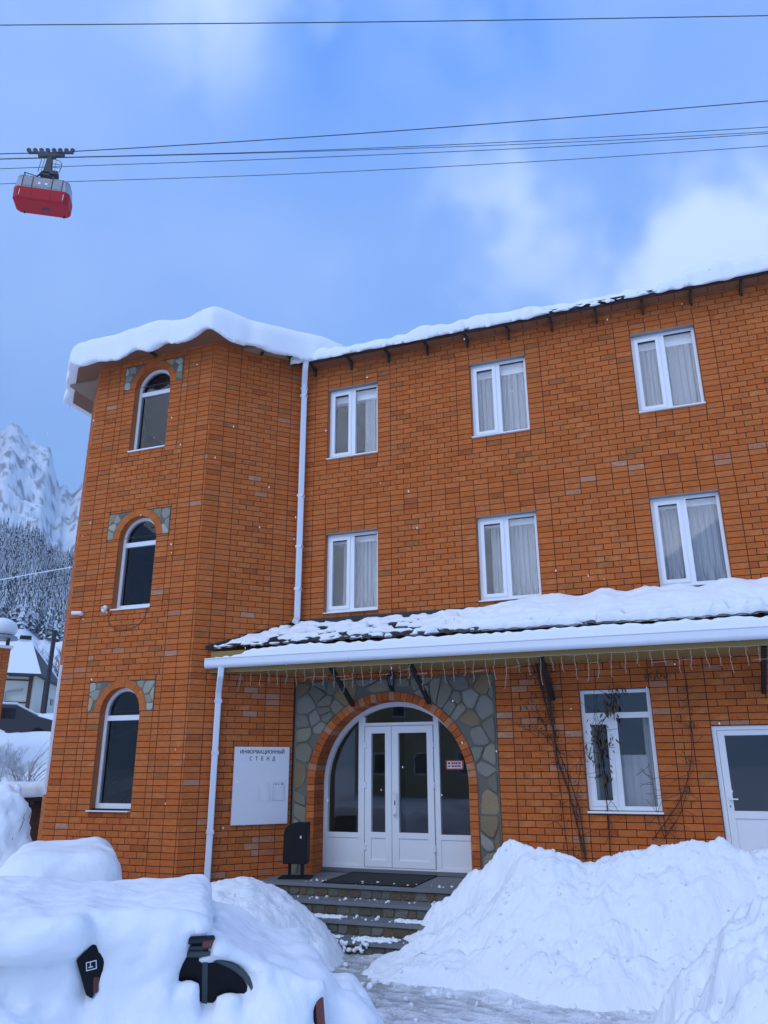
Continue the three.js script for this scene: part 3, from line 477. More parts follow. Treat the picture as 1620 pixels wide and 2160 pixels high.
// ---------------------------------------------------------------- eaves and roofs of the building
const PITCH = Math.tan(21 * Math.PI / 180), EZ = 0.29, EY = 9.95;
const roofY = (z) => EY + 0.03 + (EZ - z) * PITCH;
{
  const wave = (x) => 0.018 * Math.sin(x * 2 * Math.PI / 0.21);
  const nx = 360, nt = 18, pos = [], idx = [];
  for (let j = 0; j <= nt; j++) for (let i = 0; i <= nx; i++) { const x = mix(-0.75, 8.9, i / nx), z = mix(EZ + 0.06, -6.2, j / nt); pos.push(x, roofY(z) + wave(x) + 0.012 * ((j * 3) % 2), z); }
  for (let j = 0; j < nt; j++) for (let i = 0; i < nx; i++) { const a = j * (nx + 1) + i; idx.push(a, a + 1, a + nx + 2, a, a + nx + 2, a + nx + 1); }
  const g = new THREE.BufferGeometry(); g.setAttribute('position', new THREE.Float32BufferAttribute(pos, 3)); g.setIndex(idx); g.computeVertexNormals();
  const roof = mesh('roof', g, M.roofBrown, house); M.roofBrown.side = THREE.DoubleSide;
  for (let i = 0; i < 36; i++) mesh('soffit_board', bx(-0.5 + i * 0.26, -0.5 + i * 0.26 + 0.252, EY - 0.02 + rnd(-0.003, 0.003), EY, -0.02, EZ - 0.02), M.wood, roof);
  mesh('fascia', bx(-0.5, 8.87, EY - 0.05, EY + 0.02, EZ - 0.018, EZ + 0.012), M.woodDark, roof);
  for (let i = 0; i < 11; i++) { const x = 0.5 + 0.783 * i - 0.78; if (x > 8.8) break; mesh('bracket', [bar([x, EY - 0.15, 0.03], [x, EY - 0.03, 0.18], 0.035, 0.04), bx(x - 0.018, x + 0.018, EY - 0.20, EY - 0.022, 0.006, 0.035), bx(x - 0.018, x + 0.018, EY - 0.05, EY - 0.022, 0.006, 0.24)], M.woodDark, roof); }
  mesh('gable_fill', bx(-0.5, 8.87, EY + 0.001, EY + 0.3, -0.4, -0.05), M.mortar, roof);
}
const poly8 = (x, z) => Math.max(z - TZ, (x + z + 0.53) * S2, (-x + z + LX - TZ) * S2, -z - 3.0, x - 0.3, -x - 5.85);
const TE = 10.20, TO = 0.42, TP = 0.40;
{ // tower soffit and rafters follow the octagon
  const s = new THREE.Shape(), t = Math.tan(Math.PI / 8) * TO, pts = [[0.1, -0.63 + TO * Math.SQRT2 - 0.0], [CX + t, TZ + TO], [LX - t, TZ + TO], [-6.26, TZ + TO - (6.26 + LX - t)], [-6.26, -3], [0.1, -3]];
  pts.forEach(([x, z], i) => i ? s.lineTo(x, -z) : s.moveTo(x, -z)); s.closePath();
  const g = new THREE.ExtrudeGeometry(s, { depth: 0.05, bevelEnabled: false }); g.rotateX(-Math.PI / 2); g.translate(0, TE - 0.05, 0);
  const roof = mesh('tower_roof', metricUV(g), M.wood, house);
  for (const i of [3]) { const x = LX + 0.1 + i * 0.42; mesh('rafter_end', bx(x - 0.025, x + 0.025, TE - 0.10, TE - 0.052, TZ + 0.005, TZ + 0.16), M.woodDark, roof); }
  for (let i = 0; i < 2; i++) { const q = 0.9 + i * 0.6, p = [CX + q * S2, TZ - q * S2]; mesh('rafter_end', bar([p[0] + 0.01, TE - 0.1, p[1] + 0.01], [p[0] + 0.09, TE - 0.1, p[1] + 0.09], 0.05, 0.07), M.woodDark, roof);  }
}
const smax = (a, b, k) => -smin(-a, -b, k);
{ // snow lying on the two roofs
  const T = (x, z) => {
    const bare = sstep(4.15, 4.5, x) * sstep(6.45, 6.15, x) * sstep(-0.22, 0.02, z + 0.10 * N2(x * 1.7, 3));
    const thick = 0.20 + 0.07 * N2(x * 0.75, z * 0.8) + 0.035 * N2(x * 2.4, z * 2.2) + 0.12 * sstep(0.1, -0.5, z) * (0.5 + 0.5 * N2(x * 0.5 + 9, 1)) - 0.05 * sstep(2.2, 0.2, x) + sstep(6.2, 7, x) * (0.07 + 0.09 * N2(x * 1.6, z) + 0.10 * sstep(0.1, -0.4, z));
    return mix(thick, -0.03 + 0.09 * N2(x * 2.6, z * 6) + 0.03, bare);
  };
  const f = (x, y, z) => {
    const yr = roofY(z) + 0.01, e = EZ + 0.10 + 0.05 * N2(x * 1.1, 5) + 0.03 * N2(x * 4, 8), t = T(x, z), q = poly8(x, z) - TO + 0.25;
    return Math.max(smax((y - yr - t) * 0.93, z - e, 0.13), yr - 0.03 - 0.06 * sstep(EZ, EZ + 0.08, z) * (0.5 + 0.5 * N2(x * 3, 2)) - y, -q);
  };
  tag(mesh('roof_snow', surfaceNets(f, [-0.9, 9.7, -1.7], [8.9, 11.4, 0.75], 0.04), M.snow), 'uneven snow lying along the eave of the long roof, bare in one stretch', 'snow', null, 'stuff');
  const ft = (x, y, z) => {
    const d = poly8(x, z), yr = TE + TP * Math.max(0, TO - d) * 0.55, left = sstep(-4.6, -5.2, x);
    const lip = (0.15 + 0.20 * (0.5 + 0.5 * N2(x * 1.15 + 2, z * 1.1)) + 0.02 * N2(x * 7, z * 7)) * (1 - 0.85 * left) * sstep(TO - 0.14, TO + 0.03, d);
    const low = lip * (1 - 0.95 * Math.exp(-(((x - CX - 0.1) / 0.3) ** 2) - (((z - TZ - 0.3) / 0.5) ** 2)));
    const t = 0.42 + 0.07 * N2(x * 0.7, z * 0.7) + 0.10 * Math.exp(-(((x - CX) / 0.5) ** 2 + ((z - TZ) / 0.5) ** 2)) - 0.06 * sstep(-1.2, -0.5, x);
    return Math.max(smax(y - yr - t, d - TO - 0.10 - 0.08 * left - 0.03 * N2(x * 1.6, z * 1.6), 0.30), yr + 0.002 - low - y, -z - 2.2, x - 0.2);
  };
  tag(mesh('roof_snow', surfaceNets(ft, [-6.8, 9.4, -2.3], [0.35, 11.9, 2.1], 0.045), M.snow), 'thick smooth snow cap drooping over the eave of the tower', 'snow', null, 'stuff');
  tag(mesh('icicle', new THREE.ConeGeometry(0.012, 0.22, 6).rotateX(Math.PI).translate(0, -0.1, 0), new THREE.MeshPhysicalMaterial({ color: 0xffffff, transmission: 0.8, roughness: 0.15, thickness: 0.02, ior: 1.31 })), 'thin icicle under the snow lip of the tower', 'icicle').position.copy(atD(148, 848, 15.6));
}
// ---------------------------------------------------------------- canopy over the entrance
const CE = 1.14, canY = (z) => 4.765 - 0.47 * z;
const canopy = new THREE.Group(); canopy.name = 'canopy'; house.add(canopy);
{
  const wave = (x) => 0.032 * Math.abs(Math.sin(x * Math.PI / 0.22)), nx = 420, nt = 9, pos = [], idx = [];
  for (let j = 0; j <= nt; j++) for (let i = 0; i <= nx; i++) { const z = mix(0.005, CE + 0.02, j / nt), x = mix(-0.53 - z + 0.02, 8.87, i / nx); pos.push(x, canY(z) + wave(x) + 0.010 * (j % 3 === 0), z); }
  for (let j = 0; j < nt; j++) for (let i = 0; i < nx; i++) { const a = j * (nx + 1) + i; idx.push(a, a + nx + 2, a + 1, a, a + nx + 1, a + nx + 2); }
  const g = new THREE.BufferGeometry(); g.setAttribute('position', new THREE.Float32BufferAttribute(pos, 3)); g.setIndex(idx); g.computeVertexNormals(); M.roofTin.side = THREE.DoubleSide;
  mesh('roof_sheet', g, M.roofTin, canopy);
  mesh('flashing', [bar([-0.5, canY(0) + 0.035, 0.022], [8.87, canY(0) + 0.035, 0.022], 0.03, 0.10), bar([-0.56, canY(0.02) + 0.04, 0.05], [-1.66, canY(CE) + 0.035, CE + 0.02], 0.03, 0.05)], M.roofTin, canopy);
  mesh('fascia', bx(-1.58, 8.87, 3.835, 4.195, 1.075, 1.105), M.soffit, canopy);
  const sof = new THREE.Shape(); sof.moveTo(-0.50, -0.01); sof.lineTo(-1.55, -1.07); sof.lineTo(8.87, -1.07); sof.lineTo(8.87, -0.01); sof.closePath();
  mesh('soffit', metricUV(new THREE.ExtrudeGeometry(sof, { depth: 0.02, bevelEnabled: false }).rotateX(-Math.PI / 2).translate(0, 3.86, 0)), M.soffit, canopy);
  const U = new THREE.Shape(); const ro = 0.064; U.moveTo(-ro, 0.085); U.lineTo(-ro, 0); U.absarc(0, 0, ro, Math.PI, 2 * Math.PI, false); U.lineTo(ro, 0.085); U.lineTo(ro + 0.012, 0.088); U.lineTo(ro + 0.012, 0.1); U.lineTo(ro - 0.008, 0.098); U.lineTo(ro - 0.008, 0); U.absarc(0, 0, ro - 0.008, 0, Math.PI, true); U.lineTo(-ro + 0.008, 0.085); U.closePath();
  const gut = new THREE.ExtrudeGeometry(U, { depth: 10.47, bevelEnabled: false, curveSegments: 10 }); gut.rotateY(-Math.PI / 2); gut.scale(1, 1, 1); gut.translate(8.87, 3.965, 1.185); // runs along x
  const gm = mesh('gutter', gut, M.pipe, canopy); 
  mesh('gutter_end', new THREE.CylinderGeometry(0.066, 0.066, 0.012, 20, 1, false).rotateZ(Math.PI / 2).translate(-1.602, 3.965, 1.185), M.pipe, gm);
  mesh('gutter_end', bx(-1.608, -1.596, 3.965, 4.055, 1.12, 1.25), M.pipe, gm);
  for (let x = -0.1; x < 8.8; x += 1.12) mesh('gutter_bracket', new THREE.TorusGeometry(0.069, 0.005, 5, 16, Math.PI).rotateZ(Math.PI).rotateY(Math.PI / 2).translate(x, 3.965, 1.185), M.pipe, gm);
  for (const x of [0.6, 1.95, 3.97, 6.94]) mesh('strut', bar([x, 3.845, 0.98], [x - 0.0, 3.32, 0.03], 0.06, 0.07), M.iron, canopy);
}
{ // snow on the canopy and in its gutter
  const f = (x, y, z) => {
    const yr = canY(z) + 0.015, n = N2(x * 1.6, z * 2), right = sstep(1.5, 4.5, x);
    const lump = 0.5 + 0.5 * N2(x * 1.15 + 4, 0.4);
    let t = mix(0.05, 0.14, right) + mix(0.03, 0.13, right) * lump * sstep(0.95, 0.45, z) + 0.025 * n + 0.014 * N3(x * 6, y * 6, z * 6);
    const gapW = 0.30 + 0.7 * right;
    t -= 0.26 * gapW * Math.exp(-(((z - 1.0 - 0.04 * N2(x * 0.9, 7)) / 0.06) ** 2)) * sstep(-0.35, 0.1, N2(x * 1.9, 12) + 0.25);
    t -= 0.22 * (1 - right) * Math.max(0, N2(x * 2.3, z * 5)) * sstep(-1.4, 0.2, x) + 0.15 * sstep(0.13, 0.02, z) + 0.1 * sstep(-0.9, -1.3, x + z * 0.3) * Math.max(0, N2(x * 3, z * 4 + 2));
    const a = Math.max((y - yr - t) * 0.9, yr - 0.02 - y, z - 1.075 - 0.05 * N2(x * 1.3, 5) - 0.03 * Math.abs(Math.sin(x * Math.PI / 0.22)), 0.03 - z, -(x + z + 0.53 - 0.03));
    const top = 4.19 - 0.13 * sstep(-0.6, -1.2, x) + 0.04 * (0.5 + 0.5 * N2(x * 1.3, 3)) + 0.02 * N2(x * 5, z * 5 + 1) + 0.03 * sstep(0, -1.5, x) * N2(x * 5, 9);
    const b = Math.max(smax(y - top, Math.abs(z - 1.185) - 0.056, 0.05), 3.95 - y, -x - 1.585);
    return Math.min(a, b);
  };
  tag(mesh('canopy_snow', surfaceNets(f, [-1.75, 3.9, 0], [8.86, 5.15, 1.3], 0.0275), M.snow), 'lumpy snow on the lean-to canopy and in its white gutter', 'snow', null, 'stuff');
}
function pipeRun(name, pts, w, parent) { const l = []; for (let i = 0; i + 1 < pts.length; i++) { const a = V(pts[i]), b = V(pts[i + 1]), L = a.distanceTo(b); const g = new RoundedBoxGeometry(w, w * 0.8, L + w * 0.35, 2, w * 0.18).applyMatrix4(new THREE.Matrix4().lookAt(a, b, new THREE.Vector3(0.6, 0.02, 0.8))).translate((a.x + b.x) / 2, (a.y + b.y) / 2, (a.z + b.z) / 2); l.push(g); } return mesh(name, l, M.pipe, parent); }
{
  const p = pipeRun('downpipe', [[-1.31, 3.90, 1.19], [-1.315, 3.76, 1.19], [-1.42, 3.52, 1.05], [-1.435, 3.40, 1.02], [-1.435, 0.40, 1.02]], 0.10, house);
  for (const y of [3.38, 2.55, 1.35]) mesh('collar', new RoundedBoxGeometry(0.112, 0.06, 0.094, 1, 0.006).rotateY(Math.PI / 4).translate(-1.435, y, 1.02), M.pipe, p);
  const q = pipeRun('downpipe', [[-0.33, 9.92, 0.36], [-0.36, 9.80, 0.33], [-0.455, 9.55, 0.16], [-0.465, 9.40, 0.13], [-0.465, 4.86, 0.13], [-0.44, 4.78, 0.24]], 0.11, house);
  for (const y of [9.46, 9.3, 7.2, 6.2, 5.4]) mesh('collar', new RoundedBoxGeometry(0.121, 0.05, 0.10, 1, 0.006).translate(-0.465, y, 0.13), M.pipe, q);
  const e = [LX - 0.16, TZ - 0.12]; const r = pipeRun('downpipe', [[e[0] - 0.02, 4.1, e[1] - 0.06], [e[0] - 0.02, 1.9, e[1] - 0.06]], 0.09, house);
}
{ // plinth of field stone under the slanted tower face
  const pl = mesh('plinth', metricUV(new THREE.BoxGeometry(1.86, 1.0, 0.05)).translate(0.91, 0.06, 0.0), M.stoneJoint, house); pl.applyMatrix4(fB.m);
  const r = mulberry(8); for (const p of voronoi(0, 1.82, 0.02, 0.55, 0.26, 21)) { const g = stoneGeo(p, 0.012, rnd(0.015, 0.03), stoneTone(r)); if (g) { g.translate(0, 0, 0.024); mesh('stone', g, M.stone, pl); } }
}
// ---------------------------------------------------------------- entrance steps
{
  const st = thing('entrance_steps', 'dark stone entrance steps with field stone risers between snow heaps', 'steps');
  const rows = [[PORCH, 0.97], [0.51, 1.30], [0.34, 1.65], [0.17, 2.0]]; const r = mulberry(55);
  rows.forEach(([y, z], i) => {
    const x0 = i ? -0.1 + 0.15 * i : -0.55, x1 = 3.7, zb = i ? rows[i - 1][1] - 0.045 : -0.33;
    const t = mesh('tread', i ? bx(x0, x1, y - 0.045, y, zb, z + 0.025, 0.006) : [bx(x0, x1, y - 0.045, y, 0.03, z + 0.025, 0.006), bx(-0.085, 2.565, y - 0.045, y - 0.001, zb, 0.029)], M.slab, st);
    const rb = mesh('riser', bx(x0 + 0.02, x1, y - 0.30, y - 0.046, zb + 0.02 + (i ? 0 : 0.4), z - 0.02), M.stoneJoint, st);
    for (const p of voronoi(x0 + 0.03, x1 - 0.02, y - 0.172, y - 0.05, 0.17, 60 + i, 0.7)) { const g = stoneGeo(p, 0.006, rnd(0.01, 0.022), stoneTone(r).map((v) => v * 0.55)); if (g) { g.translate(0, 0, z - 0.021); mesh('stone', g, M.stone, rb); } }
  });
}

// ================================================================ things on and round the building
{ // information board on the slanted face
  const c = document.createElement('canvas'); c.width = 640; c.height = 800; const x = c.getContext('2d'); x.fillStyle = '#dcdcdf'; x.fillRect(0, 0, 640, 800);
  x.textAlign = 'center'; x.fillStyle = '#1c1014'; x.font = 'bold 54px monospace'; x.save(); x.translate(320, 68); x.scale(1.16, 1); x.fillText('ИНФОРМАЦИОННЫЙ', 0, 0); x.restore(); x.font = 'bold 56px monospace'; x.fillText('С Т Е Н Д'.replace(/ /g, '\u2009'), 320, 140);
  const t = new THREE.CanvasTexture(c); t.colorSpace = THREE.SRGBColorSpace;
  const b = thing('information_board', 'white information board with dark lettering on the slanted tower wall', 'board', [(-1.255 - 0.58) / 2 + 0.035 * S2, 0, (0.725 + 0.05) / 2 + 0.035 * S2], Math.PI / 4);
  const w = 0.955, y0 = 1.43, y1 = 2.65;
  mesh('panel', bx(-w / 2, w / 2, y0, y1, -0.012, 0.010, 0.004), std(0.66, 0.66, 0.68, 0.4), b);
  mesh('printed_face', new THREE.PlaneGeometry(w - 0.012, y1 - y0 - 0.012).translate(0, (y0 + y1) / 2, 0.0135), new THREE.MeshStandardMaterial({ map: t, roughness: 0.35 }), b);
  const put = (sx, sy, pw, ph, label, mat) => { const m = mesh('paper_sheet', new THREE.PlaneGeometry(pw, ph, 6, 6), mat); const p = m.geometry.attributes.position; for (let i = 0; i < p.count; i++) p.setZ(i, 0.004 * Math.sin(p.getX(i) * 30 + p.getY(i) * 9)); m.geometry.computeVertexNormals(); b.updateMatrixWorld(true); m.position.copy(b.localToWorld(new THREE.Vector3(sx, sy, 0.021))); m.rotation.y = Math.PI / 4; tag(m, label, 'paper'); };
  const pc = document.createElement('canvas'); pc.width = 210; pc.height = 297; const q = pc.getContext('2d'); q.fillStyle = '#d8d6dc'; q.fillRect(0, 0, 210, 297); q.strokeStyle = '#9a98a4'; q.lineWidth = 3; q.strokeRect(2, 2, 206, 293); q.fillStyle = '#6a6878'; for (const [a, w2] of [[14, 10], [45, 26], [96, 18], [150, 36]]) q.fillRect(a, 22, w2, 22); q.strokeStyle = '#b9a9b0'; q.beginPath(); q.moveTo(10, 140); q.quadraticCurveTo(120, 160, 160, 270); q.stroke();
  const pt = new THREE.CanvasTexture(pc); pt.colorSpace = THREE.SRGBColorSpace;
  put(0.05, 1.935, 0.19, 0.28, 'blank plastic sleeve on the white information board', std(0.70, 0.70, 0.73, 0.25)); put(0.30, 1.94, 0.20, 0.29, 'pale leaflet with a curved line on the white information board', new THREE.MeshStandardMaterial({ map: pt, roughness: 0.6 }));
}
{ // notice behind the side light
  const c = document.createElement('canvas'); c.width = 256; c.height = 128; const x = c.getContext('2d'); x.fillStyle = '#7d3038'; x.fillRect(0, 0, 256, 128); x.fillStyle = '#f0c8c6'; x.fillRect(14, 12, 228, 104); x.fillStyle = '#40202c';
  for (const [a, w] of [[28, 34], [80, 30], [118, 18], [142, 26], [176, 14], [196, 24]]) x.fillRect(a, 26, w, 28); for (const [a, w] of [[28, 34], [80, 40], [126, 44], [176, 40]]) x.fillRect(a, 72, w, 22);
  const t = new THREE.CanvasTexture(c); t.colorSpace = THREE.SRGBColorSpace; const m = mesh('notice', bx(2.09, 2.385, 2.275, 2.42, DOOR.z - 0.026, DOOR.z - 0.022), std(0.5, 0.2, 0.2, 0.6)); tag(m, 'small red bordered notice on the glass beside the entrance door', 'notice');
  mesh('printed_face', new THREE.PlaneGeometry(0.285, 0.138).translate(2.2375, 2.3475, DOOR.z - 0.0205), new THREE.MeshStandardMaterial({ map: t, roughness: 0.5 }), m);
}
{ // litter bin
  const b = thing('litter_bin', 'black metal litter bin on a stand by the entrance', 'litter bin', [-0.13, PORCH, 0.55], 0.25);
  const s = new THREE.Shape(); s.moveTo(-0.18, 0.22); s.lineTo(0.18, 0.22); s.lineTo(0.18, 0.80); s.lineTo(0.0, 0.80); s.quadraticCurveTo(-0.18, 0.79, -0.18, 0.60); s.closePath();
  const body = mesh('body', new THREE.ExtrudeGeometry(s, { depth: 0.24, bevelEnabled: true, bevelSize: 0.008, bevelThickness: 0.008, bevelSegments: 1, curveSegments: 10 }).translate(0, 0, -0.12), M.black, b);
  mesh('lock', bx(0.08, 0.10, 0.58, 0.62, 0.125, 0.135), M.pipe, body);
  for (const x of [-0.10, 0.10]) mesh('leg', bx(x - 0.02, x + 0.02, 0.0, 0.22, -0.03, 0.03), M.black, b);
  mesh('base', bx(-0.25, 0.25, 0.001, 0.025, -0.17, 0.17, 0.005), M.black, b);
}
{ const m = thing('doormat', 'black rubber doormat with a few snow crumbs at the entrance', 'doormat', [1.2, PORCH, 0.28]); mesh('pad', bx(-0.70, 0.70, 0.002, 0.014, -0.57, 0.60, 0.004), std(0.012, 0.012, 0.013, 0.85, { bumpMap: rep(texGrain, 12), bumpScale: 0.006 }), m); mesh('rim', [bx(-0.72, 0.72, 0.001, 0.018, -0.59, -0.565), bx(-0.72, 0.72, 0.001, 0.018, 0.595, 0.62), bx(-0.72, -0.695, 0.0012, 0.0178, -0.564, 0.594), bx(0.695, 0.72, 0.0012, 0.0178, -0.564, 0.594)], M.black, m); }
{ // wall lantern above the arch
  const l = thing('wall_lantern', 'black wrought iron wall lantern above the arched entrance', 'lantern', [1.32, 3.74, 0.11]);
  mesh('bracket', [bx(-0.02, 0.02, -0.22, 0.06, -0.105, -0.09), bar([0, 0.03, -0.1], [0, 0.16, 0], 0.02), bar([0, 0.16, 0], [0, 0.1, 0.0], 0.018)], M.black, l);
  mesh('cap', new THREE.ConeGeometry(0.085, 0.09, 6).translate(0, 0.065, 0), M.black, l); mesh('finial', new THREE.ConeGeometry(0.018, 0.06, 6).translate(0, 0.13, 0), M.black, l);
  mesh('glazing', new THREE.CylinderGeometry(0.06, 0.045, 0.15, 6, 1, true).translate(0, -0.055, 0), new THREE.MeshPhysicalMaterial({ color: 0xddeeff, transmission: 0.9, roughness: 0.3, thickness: 0, side: THREE.DoubleSide }), l);
  for (let i = 0; i < 6; i++) { const a = i * Math.PI / 3; mesh('frame_bar', bar([0.065 * Math.sin(a), 0.022, 0.065 * Math.cos(a)], [0.048 * Math.sin(a), -0.135, 0.048 * Math.cos(a)], 0.01), M.black, l); }
  mesh('base', new THREE.CylinderGeometry(0.05, 0.03, 0.05, 6).translate(0, -0.155, 0), M.black, l); mesh('tail', new THREE.ConeGeometry(0.022, 0.06, 6).rotateX(Math.PI).translate(0, -0.205, 0), M.black, l);
}
{ // icicle light string: one wire, a strand per drop
  const g = thing('string_lights', 'unlit icicle light string hanging below the canopy edge', 'string lights'), y = 3.838, z = 1.115, r = mulberry(404);
  const pts = []; for (let x = -0.98; x <= 7.4; x += 0.14) pts.push([x, y - 0.012 * r(), z + 0.004 * r()]); mesh('wire', tube(pts, 0.0042, 5, 240), M.wire, g);
  for (let x = -0.95; x < 7.35; x += 0.165 + 0.03 * (r() - 0.5)) {
    const L = 0.17 + 0.26 * r() * (0.4 + 0.6 * r()) + 0.03, n = 5, p = [[x, y - 0.004, z]]; let dx = 0; const slant = r() < 0.14 ? (r() - 0.5) * 0.5 : 0; for (let k = 1; k <= n; k++) { dx += (r() - 0.5) * 0.03 + slant * L / n; p.push([x + dx, y - L * k / n, z + (r() - 0.5) * 0.02]); }
    const s = [tube(p, 0.0034, 4, 10)]; for (let k = 1; k < p.length; k++) { const d = r() < 0.5 ? -1 : 1; s.push(bar(p[k], [p[k][0] + d * 0.018, p[k][1] - 0.006, p[k][2] + 0.012], 0.0045)); } for (const q of s) q.deleteAttribute('uv');
    mesh('strand', s, M.wire, g);
  }
  const tt = []; for (let i = 0; i < 14; i++) { const x = -0.5 + r() * 7.5, yy = y - 0.1 - r() * 0.12; tt.push(bar([x, yy, z + 0.005], [x + 0.12 + 0.1 * r(), yy + 0.01, z + 0.005], 0.004)); } mesh('cross_wire', tt, M.wire, g);
}
{ // camera and lamp on the tower front
  const c = thing('security_camera', 'small white bullet camera on the tower wall', 'camera', [-4.30, 5.0, TZ]);
  mesh('mount', new THREE.CylinderGeometry(0.035, 0.035, 0.03, 12).rotateX(Math.PI / 2).translate(0.03, 0, 0.018), M.pvc, c); mesh('arm', bar([0.03, 0, 0.03], [0.02, 0.005, 0.09], 0.022), M.pvc, c); mesh('housing', [new THREE.CylinderGeometry(0.035, 0.035, 0.16, 12).rotateZ(Math.PI / 2).rotateY(0.35).translate(-0.02, 0.005, 0.10), new THREE.SphereGeometry(0.035, 12, 8).translate(0.055, 0.005, 0.07)], M.pvc, c); mesh('lens', new THREE.CylinderGeometry(0.026, 0.026, 0.012, 12).rotateZ(Math.PI / 2).rotateY(0.35).translate(-0.097, 0.003, 0.13), M.black, c);
  const d = thing('floodlight', 'small oval white floodlight beside the tower window sill', 'lamp', [-3.70, 5.03, TZ]);
  mesh('arm', bar([0, -0.05, 0.004], [0, -0.01, 0.07], 0.025), M.pvc, d); mesh('housing', new THREE.SphereGeometry(0.075, 14, 10).scale(0.62, 1, 0.6).rotateX(-0.5).translate(0, 0.01, 0.09), M.pvc, d); mesh('lens', new THREE.CircleGeometry(0.05, 18).scale(0.7, 1, 1).rotateX(0.25).translate(0, -0.005, 0.138), std(0.45, 0.48, 0.52, 0.2), d);
  tag(mesh('wall_cable', tube([[-3.62, 4.97, TZ + 0.012], [-3.66, 4.85, TZ + 0.012], [-3.5, 4.68, TZ + 0.012], [-3.15, 4.66, TZ + 0.012], [-2.9, 4.8, TZ + 0.012], [-2.84, 5.0, TZ + 0.012]], 0.006, 5, 30), std(0.16, 0.07, 0.03, 0.7)), 'thin loose cable looping under the middle tower window', 'cable');
}
// dry climbers on the wall by the ground-floor window
function climber(name, label, stems, leafSpots, seed) {
  const g = thing(name, label, 'climbing plant'), r = mulberry(seed);
  stems.forEach(([pts, r0, r1]) => { const P = pts.map(([u, v, z]) => onZ(u, v, z ?? 0.045)); for (let i = 1; i < P.length - 1; i++) { P[i].x += (r() - 0.5) * 0.03; P[i].y += (r() - 0.5) * 0.03; } mesh('stem', taperTube(P, r0 * 0.75, r1 * 0.75, 5, P.length * 5), M.vine, g);
    const c = new THREE.CatmullRomCurve3(P), tw = []; for (let k = 0; k < P.length * 4; k++) { const a = c.getPointAt(0.1 + 0.88 * r()), L = 0.08 + 0.22 * r(), an = r() * 6.28; const b = a.clone().add(new THREE.Vector3(Math.cos(an) * L, Math.sin(an) * L * 0.8, 0.02 * r())), mid = a.clone().lerp(b, 0.5).add(new THREE.Vector3((r() - 0.5) * 0.06, (r() - 0.5) * 0.06, 0.01)); tw.push(tube([a, mid, b], 0.0032, 3, 5)); }
    if (tw.length) mesh('twigs', tw, M.vine, g); });
  const lv = []; for (const [u, v, su, sv, n, s] of leafSpots) for (let i = 0; i < n; i++) { const p = onZ(u + su * (r() + r() - 1), v + sv * (r() + r() - 1), 0.05 + 0.06 * r()), sh = new THREE.Shape(), L = s * (0.6 + 0.8 * r()), w = L * 0.34; sh.moveTo(0, 0); sh.quadraticCurveTo(w, -L * 0.4, 0, -L); sh.quadraticCurveTo(-w, -L * 0.4, 0, 0); const q = new THREE.ShapeGeometry(sh, 3), P = q.attributes.position; for (let k = 0; k < P.count; k++) P.setZ(k, 0.25 * Math.abs(P.getX(k)) + 0.3 * P.getY(k) * P.getY(k) / L); q.computeVertexNormals(); q.rotateZ((r() - 0.5) * 1.6).rotateY((r() - 0.5) * 2.2).rotateX((r() - 0.5) * 0.8).translate(p.x, p.y, p.z); lv.push(q); }
  if (lv.length) mesh('dry_leaves', lv, M.leaf, g);
  return g;
}
climber('climbing_vine', 'dark leafless climber with a thick hanging bundle between the arch and the window', [
  [[[1236, 1815], [1215, 1730], [1195, 1660], [1178, 1600], [1168, 1545], [1160, 1480], [1150, 1392]], 0.016, 0.02], [[[1236, 1815], [1222, 1720], [1200, 1640], [1172, 1570]], 0.012, 0.01], [[[1200, 1815], [1190, 1740], [1180, 1660], [1165, 1560]], 0.009, 0.006], [[[1228, 1810], [1215, 1700], [1225, 1600], [1222, 1560]], 0.007, 0.003],
  [[[1165, 1575], [1140, 1540], [1118, 1535], [1092, 1532]], 0.006, 0.003], [[[1160, 1560], [1140, 1510], [1118, 1475]], 0.005, 0.003], [[[1144, 1386, 0.12], [1152, 1430, 0.10], [1162, 1500, 0.07], [1170, 1558, 0.06]], 0.065, 0.016], [[[1130, 1386, 0.12], [1142, 1440, 0.09], [1160, 1520, 0.06]], 0.04, 0.008]], [[1150, 1540, 30, 40, 16, 0.05], [1105, 1480, 25, 30, 10, 0.05], [1215, 1690, 25, 60, 12, 0.05], [1225, 1790, 20, 25, 12, 0.05]], 61);
climber('climbing_vine', 'climber with withered brown leaves hanging across the ground-floor window', [[[[1287, 1800], [1282, 1720], [1274, 1640], [1268, 1590], [1262, 1545], [1285, 1495], [1292, 1455]], 0.013, 0.006], [[[1272, 1620], [1262, 1560], [1255, 1510], [1252, 1465]], 0.006, 0.003]], [[1268, 1565, 34, 60, 60, 0.075], [1288, 1490, 22, 34, 45, 0.08], [1300, 1455, 20, 12, 20, 0.06], [1245, 1590, 12, 40, 16, 0.06], [1380, 1420, 30, 14, 22, 0.06], [1275, 1640, 22, 30, 12, 0.09]], 62);
climber('climbing_vine', 'thin bare climber with crossing stems beside the side door', [[[[1376, 1772], [1410, 1725], [1438, 1680], [1452, 1640], [1460, 1590], [1455, 1520], [1448, 1430]], 0.010, 0.005], [[[1402, 1770], [1388, 1715], [1378, 1650], [1368, 1610]], 0.007, 0.003], [[[1404, 1766], [1432, 1720], [1448, 1680], [1452, 1650]], 0.007, 0.004]], [[1450, 1600, 14, 20, 8, 0.05], [1460, 1520, 10, 40, 12, 0.06], [1400, 1425, 20, 10, 10, 0.05]], 63);

